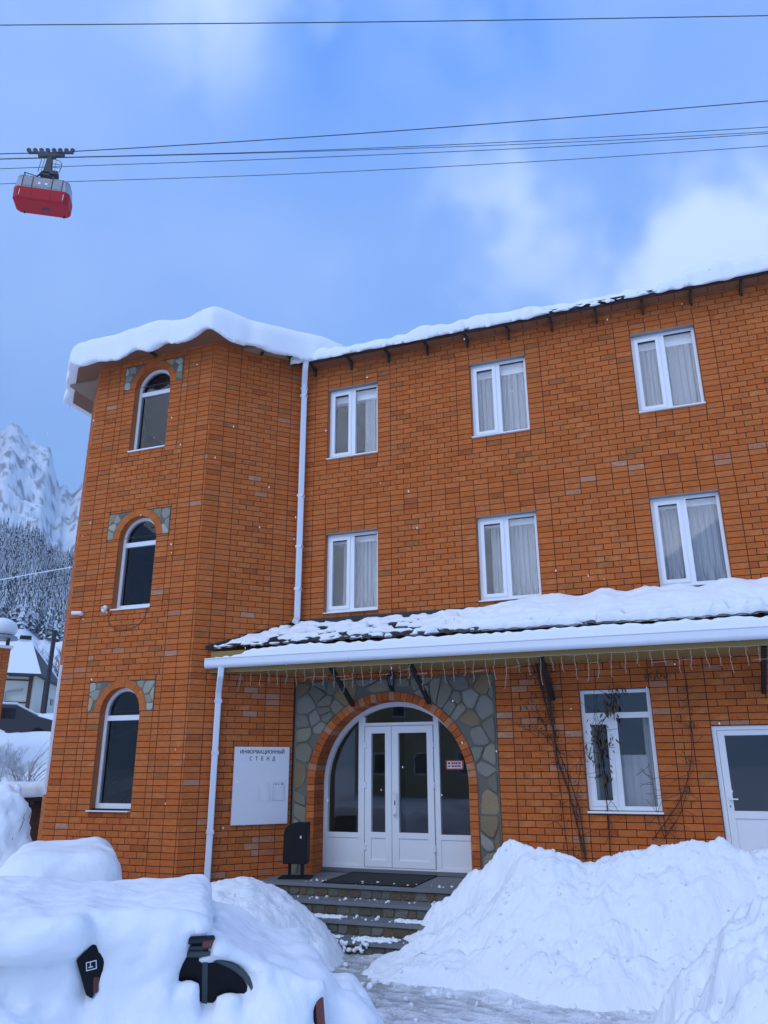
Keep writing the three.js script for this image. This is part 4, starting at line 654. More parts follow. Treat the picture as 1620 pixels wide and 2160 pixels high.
// ================================================================ GROUND AND SNOW
const AZ = [-0.72, -0.694];
function groundY(x, z) {
  const q = (x - CAM.x) * AZ[0] + (z - CAM.z) * AZ[1];
  const hill = sstep(-5.6, -9, x) * (0.7 * sstep(8, 16, q) + 2.8 * sstep(18, 30, q) + 1.5 * sstep(30, 46, q) + 9 * sstep(46, 120, q));
  const lot = 0.62 * sstep(0.9, -0.6, x) * sstep(1.0, 2.0, z) * sstep(14, 9, z) * sstep(-16, -6, x) + 0.12 * sstep(0.9, -0.6, x) * fbm2(x * 0.6, z * 0.6, 3);
  const back = 0.5 * sstep(13, 20, z) + 0.15 * fbm2(x * 0.25, z * 0.25, 3) * sstep(12, 18, Math.hypot(x - 3, z - 3));
  const under = -0.45 * Math.exp(-(((x - 1.6) / 1.9) ** 2 + ((z - 6.6) / 2.4) ** 2)) * sstep(3.4, 2.4, x);
  return hill + lot + back + under;
}
{
  const NA = 512, NR = 150, pos = [], uv = [], idx = [];
  for (let j = 0; j <= NR; j++) { const r = 0.3 * Math.pow(1000 / 0.3, j / NR); for (let i = 0; i < NA; i++) { const a = i / NA * 2 * Math.PI, x = CAM.x + r * Math.cos(a), z = CAM.z + r * Math.sin(a); pos.push(x, groundY(x, z), z); uv.push(x, z); } }
  for (let j = 0; j < NR; j++) for (let i = 0; i < NA; i++) { const a = j * NA + i, b = j * NA + (i + 1) % NA, c = a + NA, d = b + NA; idx.push(a, b, d, a, d, c); }
  for (let i = 1; i < NA - 1; i++) idx.push(0, i + 1, i);
  const g = new THREE.BufferGeometry(); g.setAttribute('position', new THREE.Float32BufferAttribute(pos, 3)); g.setAttribute('uv', new THREE.Float32BufferAttribute(uv, 2)); g.setIndex(idx); g.computeVertexNormals(); M.snow.side = THREE.DoubleSide;
  struct('ground', g, M.snow);
}
{ // trodden path: packed snow with grey slush showing through
  const mask = (x, z) => { const d1 = Math.abs(x - (1.35 + 0.55 * Math.max(0, z - 2.0) + 0.1 * Math.sin(z * 3))) / (0.55 + 0.1 * z); return Math.exp(-d1 * d1) * sstep(1.8, 2.1, z) * (1 - 0.55 * sstep(3.2, 4.4, z)) + 0.45 * Math.exp(-(((z - 3.75) / 0.5) ** 2)) * sstep(2, 3.2, x) * sstep(5.6, 4.8, x); };
  const slush = (x, z) => clamp(mask(x, z) * 1.2 + 0.75 * fbm2(x * 1.6 + z, z * 4.5 - x, 4) + 0.35 * fbm2(x * 9, z * 13, 3) - 0.25);
  const h = (x, z) => Math.max(groundY(x, z), 0) + 0.035 + 0.022 * fbm2(x * 1.5, z * 1.5, 3) + 0.016 * fbm2(x * 7, z * 10, 4) - 0.02 * slush(x, z) + 0.05 * sstep(2.6, 2.0, z) * sstep(1.9, 2.6, x);
  struct('path', heightSheet(0.4, 8.4, 1.98, 8.2, 0.03, h, undefined, (x, z) => { const s = slush(x, z); return [mix(0.84, 0.34, s), mix(0.85, 0.345, s), mix(0.87, 0.345, s)]; }), new THREE.MeshStandardMaterial({ vertexColors: true, roughness: 0.75, bumpMap: rep(texSnow, 2), bumpScale: 0.02 }));
}
const lerpTab = (t, x) => { if (x <= t[0][0]) return t[0][1]; for (let i = 1; i < t.length; i++) if (x <= t[i][0]) { const k = (x - t[i - 1][0]) / (t[i][0] - t[i - 1][0]); return mix(t[i - 1][1], t[i][1], k * k * (3 - 2 * k)); } return t[t.length - 1][1]; };
const rough = (x, z) => 0.075 * fbm2(x * 0.9, z * 0.9, 3) + 0.05 * fbm2(x * 2.6 + 5, z * 2.6, 3) + 0.045 * (Math.abs(fbm2(x * 4, z * 4 + 3, 3)) - 0.2) + 0.022 * (Math.abs(fbm2(x * 9 + 4, z * 9, 2)) - 0.2) + 0.010 * fbm2(x * 19, z * 19, 3);
const crest = [[1.75, -0.15], [2.1, 0.22], [2.6, 0.60], [3.1, 0.98], [3.58, 1.40], [3.9, 1.33], [4.5, 1.20], [4.9, 1.30], [5.3, 1.42], [6.2, 1.46], [6.6, 1.36], [8.6, 1.34], [9.2, 0.4], [9.6, -0.3]];
function pile1(x, z) {
  const xx = x - 0.25 * N2(z * 0.9, 4) - 0.12 * (z - 1.7), c = lerpTab(crest, xx), zc = 1.62 + 0.12 * Math.sin(x * 1.7);
  const w = 1.55 + 0.12 * N2(x * 0.8, 2), t = z > zc ? (z - zc) / w : (zc - z) / 3.2;
  const p = z > zc ? 1 - Math.pow(t, 1.15) : 1 - t;
  const foot = z > zc + w * 0.75 ? 0.12 * Math.exp(-(((z - zc - w) / 0.35) ** 2)) : 0;
  const y = c * p + foot * sstep(1.9, 2.6, x) * sstep(9, 8, x);
  return y + (y > -0.3 ? rough(x, z) * sstep(-0.15, 0.35, y) : 0);
}
tag(mesh('snow_pile', heightSheet(1.5, 9.3, 0.03, 3.9, 0.026, pile1, -0.03), M.snowRough), 'long shovelled snow bank heaped against the ground-floor wall', 'snow pile');
function pile2(x, z) {
  const dx = (x - 7.0) / (x < 7.0 ? 1.75 : 1.9), dz = (z - 4.35) / 1.75, r = Math.pow(Math.pow(Math.abs(dx), 2.6) + Math.pow(Math.abs(dz), 2.2), 1 / 2.4) + 0.10 * fbm2(x * 1.4, z * 1.4, 2);
  const y = 1.42 * (1 - Math.pow(r, 1.9)); return Math.max(-0.4, y) + rough(x + 20, z) * 1.25 * sstep(-0.2, 0.3, y);
}
tag(mesh('snow_pile', heightSheet(4.9, 8.9, 2.2, 6.7, 0.026, pile2, -0.03), M.snowRough), 'steep rough snow heap standing in front of the long snow bank', 'snow pile');
function pile3(x, z) {
  const dx = (x - 0.05) / (x > 0.05 ? 1.45 : 1.6), dz = (z - 2.6) / (z < 2.6 ? 1.35 : 2.2), r = Math.hypot(dx, dz) + 0.06 * fbm2(x * 1.5, z * 1.5, 2);
  const y = 0.92 * Math.pow(Math.max(0, 1 - Math.pow(r, 1.7)), 0.9) - (r > 1 ? 0.4 * (r - 1) : 0); return y + rough(x + 40, z) * 0.6 * sstep(-0.1, 0.25, y);
}
tag(mesh('snow_pile', heightSheet(-1.4, 1.75, 1.15, 5.2, 0.026, pile3, -0.03), M.snowRough), 'low rounded snow heap left of the entrance steps beside the downpipe', 'snow pile');
{ // loose crumbs of snow
  const g = new THREE.IcosahedronGeometry(1, 1), p = g.attributes.position, v = new THREE.Vector3(); for (let i = 0; i < p.count; i++) { v.fromBufferAttribute(p, i); v.multiplyScalar(1 + 0.3 * N3(v.x * 1.5, v.y * 1.5, v.z * 1.5)); p.setXYZ(i, v.x, v.y, v.z); } g.computeVertexNormals();
  const spots = [], r = mulberry(12);
  const near = (fn, x0, x1, z0, z1, n, s0, s1) => { for (let i = 0; i < n; i++) { const x = mix(x0, x1, r()), z = mix(z0, z1, r()), y = fn(x, z); if (y < 0.02) continue; spots.push([x, y, z, mix(s0, s1, r() ** 3)]); } };
  near(pile1, 2.2, 8, 1.2, 3.3, 260, 0.006, 0.024); near(pile2, 5.2, 8, 3, 5.8, 160, 0.006, 0.026); near(pile3, -0.6, 1.3, 1.6, 4, 90, 0.006, 0.022);
  near(() => 0.04, 1.2, 5.5, 2.2, 5, 260, 0.006, 0.03); near(pile1, 2.4, 7.5, 1.5, 3.3, 46, 0.02, 0.06); near(pile2, 5.4, 8, 3, 5.6, 26, 0.02, 0.06); near(() => 0.03, 2.2, 5.4, 3.05, 3.5, 40, 0.015, 0.05);
  for (const [y, z] of [[PORCH, 0.9], [0.51, 1.25], [0.34, 1.6], [0.17, 1.95]]) for (let i = 0; i < 26; i++) spots.push([mix(0.2, 2.8, r()), y + 0.004, z - 0.28 * r(), mix(0.006, 0.028, r() ** 2)]);
  for (let i = 0; i < 60; i++) spots.push([1.2 + 0.5 * r() * (r() < 0.5 ? -1 : 1), 0.05 + 0.12 * r(), 2.03, mix(0.01, 0.03, r())]);
  const m = new THREE.InstancedMesh(g, M.snow, spots.length), o = new THREE.Object3D(); spots.forEach(([x, y, z, s], i) => { o.position.set(x, y, z); o.scale.set(s * (0.8 + 0.6 * r()), s * (0.6 + 0.4 * r()), s); o.rotation.set(r() * 6, r() * 6, r() * 6); o.updateMatrix(); m.setMatrixAt(i, o.matrix); });
  m.name = 'snow_crumbs'; m.castShadow = m.receiveShadow = true; scene.add(m); tag(m, 'loose crumbs of snow scattered over the heaps, path and steps', 'snow', null, 'stuff');
  const step = (x, y, z, rx, rz, label) => tag(mesh('snow_patch', surfaceNets((a, b, c) => Math.max(sdEll(a, b, c, 0, 0, 0, rx, 0.03, rz) + 0.02 * fbm3(a * 9, b * 9, c * 9, 2), -b - 0.002), [-rx - 0.05, -0.02, -rz - 0.05], [rx + 0.05, 0.06, rz + 0.05], 0.012), M.snow), label, 'snow').position.set(x, y + 0.002, z);
  step(0.85, 0.34, 1.52, 0.26, 0.1, 'thin snow patch on the left of the third step'); step(2.05, 0.34, 1.5, 0.22, 0.1, 'thin snow patch on the right of the third step'); step(0.9, 0.17, 1.9, 0.3, 0.12, 'snow patch on the left of the lowest step'); step(1.7, 0.17, 1.88, 0.3, 0.12, 'snow patch on the right of the lowest step');
}
// ---------------------------------------------------------------- cars under snow
{
  const th = Math.atan2(0.54, 0.84), car = thing('buried_car', 'dark car buried in snow with a side window and a red tail lamp showing', 'car', [2.54, -0.30, 7.34], th);
  const paintM = new THREE.MeshPhysicalMaterial({ color: new THREE.Color().setRGB(0.012, 0.022, 0.024), roughness: 0.35, clearcoat: 0.6 });
  // seen from its side: nose to -x, tail to +x, near flank at z = 0
  const s = new THREE.Shape(); [[0.80, 0.35], [0.84, 0.80], [0.78, 1.10], [0.45, 1.24], [0.02, 1.475], [-1.55, 1.49], [-2.3, 1.08], [-3.2, 0.92], [-3.3, 0.35]].forEach(([x, y], i) => i ? s.lineTo(x, y) : s.moveTo(x, y)); s.closePath();
  mesh('body', new THREE.ExtrudeGeometry(s, { depth: 1.5, bevelEnabled: true, bevelSize: 0.03, bevelThickness: 0.05, bevelSegments: 2 }).translate(0, 0, -1.6), paintM, car);
  const w = new THREE.Shape(); w.moveTo(-0.30, 1.08); w.lineTo(0.40, 1.08); w.quadraticCurveTo(0.36, 1.30, 0.06, 1.415); w.lineTo(-0.30, 1.43); w.closePath();
  const win = mesh('side_window', new THREE.ExtrudeGeometry(w, { depth: 0.012, bevelEnabled: false, curveSegments: 12 }).translate(0, 0, -0.045), new THREE.MeshPhysicalMaterial({ color: new THREE.Color().setRGB(0.004, 0.004, 0.005), roughness: 0.25, specularIntensity: 0.35 }), car);
  mesh('window_rim', [tube([[0.415, 1.06, -0.025], [0.37, 1.22, -0.025], [0.26, 1.33, -0.03], [0.07, 1.42, -0.035]], 0.022, 6, 20), tube([[0.07, 1.43, -0.035], [-0.4, 1.45, -0.035], [-1.0, 1.45, -0.035]], 0.022, 6, 8)], std(0.05, 0.07, 0.072, 0.45), win);
  mesh('window_pillar', bar([0.06, 1.05, -0.03], [0.04, 1.42, -0.035], 0.035, 0.02), std(0.03, 0.045, 0.05, 0.5), win);
  mesh('roof_rail', [new RoundedBoxGeometry(0.9, 0.05, 0.05, 2, 0.018).translate(-0.35, 1.515, -0.06)], std(0.006, 0.008, 0.018, 0.3), car);
  mesh('rail_end', new RoundedBoxGeometry(0.09, 0.05, 0.05, 2, 0.015).translate(0.06, 1.49, -0.05), std(0.22, 0.06, 0.04, 0.4), car);
  const l = mesh('tail_lamp', new RoundedBoxGeometry(0.075, 0.21, 0.16, 2, 0.025).rotateZ(0.1).translate(0.815, 1.06, -0.02), std(0.17, 0.04, 0.03, 0.15), car); mesh('lamp_rim', new RoundedBoxGeometry(0.04, 0.24, 0.17, 2, 0.015).rotateZ(0.1).translate(0.775, 1.04, -0.015), M.black, l);
  mesh('bumper', new RoundedBoxGeometry(0.25, 0.2, 1.6, 2, 0.06).translate(0.80, 0.62, -0.8), M.black, car);
  const pc = new THREE.Group(); pc.name = 'corner_panel'; pc.position.set(-0.69, 1.42, 0.03); pc.rotation.set(-0.1, 0.25, -0.12); car.add(pc);
  mesh('trim', (() => { const q = new THREE.Shape(); q.moveTo(-0.085, 0.02); q.lineTo(-0.01, 0.12); q.lineTo(0.035, 0.13); q.lineTo(0.07, 0.02); q.lineTo(0.075, -0.06); q.lineTo(0.045, -0.17); q.lineTo(0.02, -0.16); q.closePath(); return new THREE.ExtrudeGeometry(q, { depth: 0.05, bevelEnabled: true, bevelSize: 0.008, bevelThickness: 0.008, bevelSegments: 2 }); })(), M.black, pc);
  mesh('cap', new RoundedBoxGeometry(0.055, 0.13, 0.05, 2, 0.02).rotateZ(-0.35).translate(0.02, 0.19, 0.03), M.black, pc);
  mesh('side_lamp', new RoundedBoxGeometry(0.035, 0.09, 0.03, 2, 0.01).rotateZ(0.2).translate(0.055, -0.105, 0.05), std(0.12, 0.02, 0.02, 0.3), pc);
  mesh('badge', [bx(-0.032, 0.032, 0.020, 0.025, 0.058, 0.063), bx(-0.032, 0.032, -0.025, -0.020, 0.058, 0.063), bx(-0.032, -0.027, -0.0199, 0.0199, 0.058, 0.063), bx(0.027, 0.032, -0.0199, 0.0199, 0.058, 0.063), bx(-0.008, -0.003, -0.004, 0.0199, 0.058, 0.0626), bx(-0.018, 0.010, -0.010, -0.005, 0.058, 0.0628)].map((g) => g.rotateZ(0.28)), M.pvc, pc);
  const f = (x, y, z) => { // local: x to the tail, y up, t away from the near flank
    const t = -z, n = 0.045 * fbm3(x * 1.7, y * 1.7, z * 1.7, 3) + 0.016 * fbm3(x * 5, y * 5, z * 5, 3) + 0.006 * fbm3(x * 14, y * 14, z * 14, 2);
    let d = sdBox(x, y, t, -0.90, 1.60, 0.95, 0.98, 0.13 + 0.03 * Math.sin(x * 2.1), 0.86, 0.13);   // on the roof
    d = smin(d, sdCap(x, y, t, [-0.05, 1.585, 0.02], [-1.3, 1.60, 0.05], 0.13), 0.06);             // lip over the side
    const c = 0.8944, sn = -0.4472, px = x - 0.43, py = y - 1.265;                                    // slope of the rear
    d = smin(d, sdBox(px * c + py * sn, -px * sn + py * c, t, 0, 0, 0.80, 0.46, 0.105, 0.86, 0.10), 0.035);
    d = smin(d, sdBox(x, y, t, 0.70, 0.75, 0.95, 0.24, 0.52, 0.80, 0.15), 0.12);                     // tail
    d = smin(d, sdBox(x, y, t, 0.62, 0.72, -0.02, 0.13, 0.45, 0.12, 0.1), 0.10);
    d = smin(d, sdCap(x, y, t, [0.60, 1.25, 0.02], [0.80, 1.185, -0.0], 0.085), 0.06);
    d = smin(d, sdBox(x, y, t, -0.40, 0.95, 0.02, 0.27, 0.62, 0.12, 0.11), 0.12);                     // plastered on the doors
    d = smin(d, sdBox(x, y, t, -1.02, 0.92, 0.0, 0.30, 0.56, 0.13, 0.12), 0.12);
    d = smin(d, sdBox(x, y, t, 0.0, 0.40, -0.20, 0.85, 0.52, 0.36, 0.25), 0.18);                      // heap along the flank
    d = smin(d, sdBox(x, y, t, -1.3, 0.55, 0.9, 2.1, 0.62, 1.1, 0.3), 0.2);                           // body and bonnet
    d = smin(d, sdEll(x, y, t, 1.06, 0.20, 0.55, 0.42, 0.88, 1.0), 0.15);                             // drift at the tail
    d = smin(d, sdBox(x, y, t, -1.75, 1.605, 0.24, 1.06, 0.13, 0.50, 0.12), 0.025);                   // slab on the left
    d = smin(d, sdEll(x, y, t, -1.75, 0.70, 0.1, 1.0, 0.68, 0.95), 0.15);
    d = smin(d, sdEll(x, y, t, -1.35, 0.72, -0.62, 0.80, 0.62, 0.60), 0.22);
    d = smin(d, sdEll(x, y, t, -0.7, 0.35, -0.62, 1.2, 0.68, 0.75), 0.22);
    d = smin(d, sdEll(x, y, t, -1.5, 0.95, 2.3, 1.1, 0.70, 1.2), 0.25);
    d += n;
    d = smax(d, -(sdEll(x, y, t, 0.14, 1.25, -0.10, 0.27, 0.175, 0.20) + 0.8 * n + 0.03 * Math.max(0, fbm3(x * 14, y * 9, 3, 2)) * sstep(1.25, 1.1, y)), 0.03);              // what the wind left bare
    d = smin(d, n * 1.5 + sdCap(x, y, t, [-0.02, 0.8, -0.06], [-0.06, 1.19, -0.03], 0.075), 0.05);              // crumbs against the glass
    d = smin(d, n * 1.5 + sdCap(x, y, t, [0.26, 0.8, -0.07], [0.20, 1.14, -0.04], 0.095), 0.05);
    d = smax(d, -sdBox(x, y, t, 0.0, 1.50, -0.10, 0.085, 0.075, 0.16, 0.03), 0.025);
    d = smax(d, -sdEll(x, y, t, 0.88, 1.05, -0.14, 0.115, 0.115, 0.2), 0.025);
    d = smax(d, -(sdEll(x, y, t, -0.675, 1.43, -0.20, 0.065, 0.155, 0.19) + 0.7 * n), 0.03);
    return d;
  };
  mesh('snow_cover', surfaceNets(f, [-3.0, -0.1, -3.7], [1.65, 1.9, 1.5], 0.032), M.snow, car);
}
{ // rounded mound behind, and a car with an exposed window at the edge
  const c = new THREE.Vector3(-1.39, 0, 4.25), th = Math.atan2(0.66, 0.75);
  const m = mesh('snow_mound', surfaceNets((x, y, z) => smin(sdBox(x, y, z, -0.02, 0.62, 0, 0.66, 0.82, 1.1, 0.34) + 0.0, sdEll(x, y, z, -0.55, 0.3, 0.2, 0.75, 0.8, 1.4), 0.3) + 0.06 * fbm3(x * 1.2, y * 1.2, z * 1.2, 3), [-1.6, -0.2, -1.7], [1.0, 1.75, 1.9], 0.045), M.snow); m.position.copy(c); m.rotation.y = th; tag(m, 'tall rounded snow mound standing against the tower corner', 'snow mound');
  const p = atD(-112, 1790, 13), car = thing('parked_car', 'snow-covered car with one dark side window showing', 'car', [p.x, groundY(p.x, p.z) - 1.05, p.z], 0.75);
  const s = new THREE.Shape(); [[-1.9, 0.3], [-1.9, 0.85], [-1.5, 0.95], [-1.0, 1.42], [0.6, 1.45], [0.78, 1.40], [0.98, 0.95], [1.02, 0.3]].forEach(([x, y], i) => i ? s.lineTo(x, y) : s.moveTo(x, y)); s.closePath();
  mesh('body', new THREE.ExtrudeGeometry(s, { depth: 1.5, bevelEnabled: true, bevelSize: 0.03, bevelThickness: 0.04, bevelSegments: 2 }).translate(0, 0, -0.75), std(0.55, 0.56, 0.58, 0.3), car);
  for (const [a, b] of [[-0.9, -0.1], [0.0, 0.62]]) mesh('side_window', bx(a, b, 0.98, 1.36, 0.79, 0.80), std(0.01, 0.012, 0.014, 0.1), car);
  for (const x of [-1.3, 0.6]) { const w = mesh('wheel', new THREE.CylinderGeometry(0.3, 0.3, 0.2, 20).rotateX(Math.PI / 2).translate(x, 0.3, 0.66), M.black, car); mesh('rim', new THREE.CylinderGeometry(0.18, 0.18, 0.02, 16).rotateX(Math.PI / 2).translate(x, 0.3, 0.77), M.pipe, w); }
  mesh('snow_cover', surfaceNets((x, y, z) => Math.min(sdBox(x, y, z, -0.2, 1.62, 0, 0.95, 0.2, 0.84, 0.16), sdBox(x, y, z, -1.5, 1.05, 0, 0.5, 0.2, 0.8, 0.15), sdBox(x, y, z, -0.4, 0.3, 0.3, 1.7, 0.45, 1.3, 0.3)) + 0.04 * fbm3(x * 2, y * 2, z * 2, 3), [-2.2, -0.2, -1.2], [1.5, 1.95, 1.8], 0.05), M.snow, car);
}

// ================================================================ BACKGROUND ON THE LEFT
const dirOf = (u) => { const d = ray(u, 1500); d.y = 0; return d.normalize(); };
{ // snow-laden bush by the edge
  const p = atD(2, 1720, 12.2), r = mulberry(3), b = thing('snowy_bush', 'round bush under heavy snow beside the low shed', 'bush', [p.x, groundY(p.x, p.z), p.z]);
  const tw = []; for (let i = 0; i < 40; i++) { const a = r() * 6.28, L = 0.2 + 0.3 * r(); tw.push(taperTube([[0, 0, 0], [Math.cos(a) * L * 0.3, 0.4, Math.sin(a) * L * 0.3], [Math.cos(a) * L * 0.8, 0.75 + 0.5 * r(), Math.sin(a) * L * 0.8]], 0.012, 0.004, 4, 6)); } mesh('twigs', tw, M.vine, b);
  mesh('snow_load', surfaceNets((x, y, z) => smin(sdEll(x, y, z, 0.0, 0.95, 0, 0.34, 0.5, 0.4), smin(sdEll(x, y, z, -0.2, 0.5, 0.1, 0.45, 0.4, 0.5), sdEll(x, y, z, 0.12, 0.55, -0.1, 0.3, 0.35, 0.4), 0.1), 0.1) + 0.07 * fbm3(x * 3.5, y * 3, z * 3.5, 4), [-0.9, 0.02, -0.9], [0.8, 1.7, 0.9], 0.04), M.snow, b);
}
{ // low brick shed with a thick snow slab
  const D = 18.5, h = dirOf(60), rt = new THREE.Vector3(-h.z, 0, h.x), p = atD(24, 1700, D), s = thing('brick_shed', 'low brown brick shed with a thick slab of snow on its roof', 'shed');
  const m4 = new THREE.Matrix4().makeBasis(rt, new THREE.Vector3(0, 1, 0), h.clone().negate()).setPosition(p.x, 0, p.z); s.applyMatrix4(m4);
  const yb = groundY(p.x, p.z) - 0.2, yt = atD(50, 1688, D).y; mesh('wall', bx(0, 3.0, yb, yt, -2.4, 0), std(0.10, 0.052, 0.036, 0.9), s);
  const bl = []; for (let j = 0; yb + j * 0.085 < yt - 0.06; j++) for (let i = 0; i < 12; i++) { const g = brickGeo(0.245, 0.075, Math.floor(rng() * 14)); paint(g, [0.12 + 0.03 * rng(), 0.058, 0.036]); g.translate(0.125 + i * 0.255 - ((j & 1) ? 0.0 : 0.0), yb + 0.045 + j * 0.085, 0.008); bl.push(g); }
  const bw = mesh('brickwork', bl, M.brick, s); bw.userData.kind = 'stuff';
  const rs = mesh('roof', bx(-0.15, 3.2, yt, yt + 0.05, -2.6, 0.35), M.woodDark, s); for (let i = 0; i < 10; i++) mesh('rafter_end', bx(0.05 + i * 0.3, 0.12 + i * 0.3, yt - 0.08, yt - 0.001, 0.02, 0.32), M.woodDark, rs);
  mesh('roof_snow', surfaceNets((x, y, z) => sdBox(x, y, z, 1.5, yt + 0.19, -1.1, 1.72, 0.15, 1.55, 0.12) + 0.03 * fbm3(x * 2, y * 2, z * 2, 3), [-0.45, yt + 0.03, -2.9], [3.4, yt + 0.5, 0.65], 0.05), M.snow, s);
}
{ // brick chimney stack of a house further left
  const p = atD(-8, 1400, 25), s = thing('brick_chimney', 'brick chimney stack with a metal cowl under a snow cap', 'chimney', [p.x, 0, p.z], 0.9), y = (v) => atD(0, v, 25).y;
  const yb = groundY(p.x, p.z), yt = y(1368), w = 0.29; mesh('stack', bx(-w, w, yb - 0.2, yt, -w, w), std(0.12, 0.05, 0.03, 0.9), s);
  const bl = []; for (let j = 0; yt - 0.05 - j * 0.085 > y(1560); j++) for (let q = 0; q < 4; q++) for (let i = 0; i < 3; i++) { const g = brickGeo(0.185, 0.075, Math.floor(rng() * 14)); g.translate(-0.195 + i * 0.195, yt - 0.045 - j * 0.085, w + 0.008); g.rotateY(q * Math.PI / 2); bl.push(g); } mesh('brickwork', bl, M.brick, s).userData.kind = 'stuff';
  mesh('ledge_snow', new RoundedBoxGeometry(0.72, 0.08, 0.72, 2, 0.035).translate(0, yt + 0.02, 0), M.snow, s);
  for (const a of [-1, 1]) for (const b of [-1, 1]) mesh('cowl_leg', bx(a * 0.22 - 0.03, a * 0.22 + 0.03, yt + 0.05, y(1345), b * 0.22 - 0.03, b * 0.22 + 0.03), std(0.1, 0.05, 0.04, 0.7), s);
  mesh('cowl', new THREE.CylinderGeometry(0.46, 0.5, 0.08, 20).translate(0, y(1345), 0), std(0.3, 0.31, 0.32, 0.4, { metalness: 0.5 }), s); mesh('cowl_hood', new THREE.SphereGeometry(0.36, 18, 8, 0, 6.3, 0, 1.57).translate(0, y(1343), 0), M.iron, s);
  mesh('snow_cap', new THREE.SphereGeometry(0.44, 20, 12).scale(1, 0.72, 1).translate(0, y(1326), 0), M.snow, s);
}
{ // cream house with a snowy roof and brown timber
  const D = 45, h = dirOf(66), rt = new THREE.Vector3(-h.z, 0, h.x), K = atD(66, 1500, D), Y = (v, d = D) => atD(66, v, d).y;
  const s = thing('cream_house', 'cream rendered house with brown timber trim and a snow-covered roof', 'house'); s.applyMatrix4(new THREE.Matrix4().makeBasis(rt, new THREE.Vector3(0, 1, 0), h.clone().negate()).setPosition(K.x, 0, K.z));
  const cream = std(0.66, 0.63, 0.52, 0.85), brown = std(0.10, 0.045, 0.03, 0.8), yb = groundY(K.x, K.z) - 1.5, ye = Y(1424), yr = Y(1356, 47.5);
  // front wall along -x, side wall turned away to the right
  const foot = [[0, 0], [1.25, -5.2], [-4.5, -6.6], [-6, 0]], sh = new THREE.Shape(); foot.forEach(([x, z], i) => i ? sh.lineTo(x, -z) : sh.moveTo(x, -z)); sh.closePath();
  mesh('wall', metricUV(new THREE.ExtrudeGeometry(sh, { depth: ye - yb, bevelEnabled: false })).rotateX(-Math.PI / 2).translate(0, yb, 0), cream, s);
  const tri = (P, up) => { const g = new THREE.BufferGeometry(), a = []; for (const f of P) { for (let i = 1; i + 1 < f.length; i++) a.push(...f[0], ...f[i], ...f[i + 1]); } g.setAttribute('position', new THREE.Float32BufferAttribute(a, 3)); g.computeVertexNormals(); metricUV(g); return g.translate(0, up, 0); };
  const E0 = [0.25, ye - 0.05, 0.5], E1 = [1.62, ye - 0.1, -5.4], E2 = [-6.5, ye - 0.05, 0.5], E3 = [-4.8, ye, -7], R0 = [-0.45, yr, -2.3], R1 = [-5.2, yr, -2.9];
  const roof = mesh('roof', tri([[E2, E0, R0, R1], [E0, E1, R0], [E1, E3, R1, R0], [E3, E2, R1], [E0, E2, E3, E1]], 0), M.roofBrown, s);
  const lift = (p, k = 0.9) => [p[0] * k + (1 - k) * R0[0], p[1], p[2] * k + (1 - k) * R0[2]];
  mesh('roof_snow', tri([[E2, lift(E0, 0.97), R0, R1]], 0.09), M.snowFar, roof); mesh('roof_snow', tri([[lift(E0, 0.55), lift(E1, 0.98), R0]], 0.09), M.snowFar, roof);
  mesh('corner_post', bx(-0.32, -0.12, yb, ye - 0.05, 0.002, 0.06), brown, s);
  mesh('timber_beam', bx(-6, -0.121, Y(1484), Y(1481), 0.002, 0.05), brown, s); mesh('timber_beam', bx(-6, -0.121, Y(1437), Y(1434), 0.002, 0.05), brown, s);
  const side = (t, w, v0, v1, m, nm) => { const a = [1.25 * t + 0.02, -5.2 * t], b = [1.25 * (t + w) + 0.02, -5.2 * (t + w)]; mesh(nm, bar([a[0], (Y(v0) + Y(v1)) / 2, a[1]], [b[0], (Y(v0) + Y(v1)) / 2, b[1]], 0.05, Math.abs(Y(v0) - Y(v1))), m, s); };
  side(0.10, 0.14, 1513, 1502, std(0.08, 0.09, 0.1, 0.3), 'window'); side(0.74, 0.12, 1474, 1461, std(0.08, 0.09, 0.1, 0.3), 'window'); side(0.36, 0.04, 1520, 1428, brown, 'timber_post'); side(0.40, 0.03, 1520, 1428, M.pvc, 'drainpipe');
  mesh('window', bx(-1.85, -1.45, Y(1422), Y(1404), -0.03, 0.03), std(0.1, 0.12, 0.14, 0.2), s);
  const pl = mesh('number_plate', bx(-1.86, -1.48, Y(1470), Y(1452), 0.01, 0.06), std(0.03, 0.035, 0.05, 0.6), s); mesh('digit', new THREE.TorusGeometry(0.085, 0.026, 6, 20).scale(0.75, 1.55, 1).translate(-1.62, (Y(1470) + Y(1452)) / 2, 0.07), M.pvc, pl);
  mesh('drainpipe', tube([[-0.55, Y(1454), 0.1], [-0.6, Y(1457), 0.14], [-1.2, Y(1460), 0.14], [-1.32, Y(1463), 0.14], [-1.35, Y(1480), 0.14], [-1.38, Y(1520), 0.14]], 0.055, 8, 30), std(0.3, 0.32, 0.35, 0.5), s);
  mesh('lean_to_rafters', [bar([-0.2, Y(1424), 0.02], [-0.2, Y(1430), 0.7], 0.05), bar([-0.7, Y(1424), 0.02], [-0.7, Y(1430), 0.7], 0.05), bar([-1.2, Y(1424), 0.02], [-1.2, Y(1430), 0.7], 0.05), bar([-1.3, Y(1430), 0.7], [-0.1, Y(1430), 0.7], 0.05)], M.woodDark, s);
  mesh('ridge_vent', new THREE.CylinderGeometry(0.12, 0.12, 0.6, 10).rotateZ(1.57).translate(-0.8, yr + 0.25, -2.3), M.iron, roof);
  const f = atD(103, 1425, 43), fl = thing('stove_pipe', 'tall black metal stove pipe beside the cream house', 'stove pipe', [f.x, 0, f.z]); const y0 = groundY(f.x, f.z) - 0.4, y1 = atD(113, 1331, 43).y;
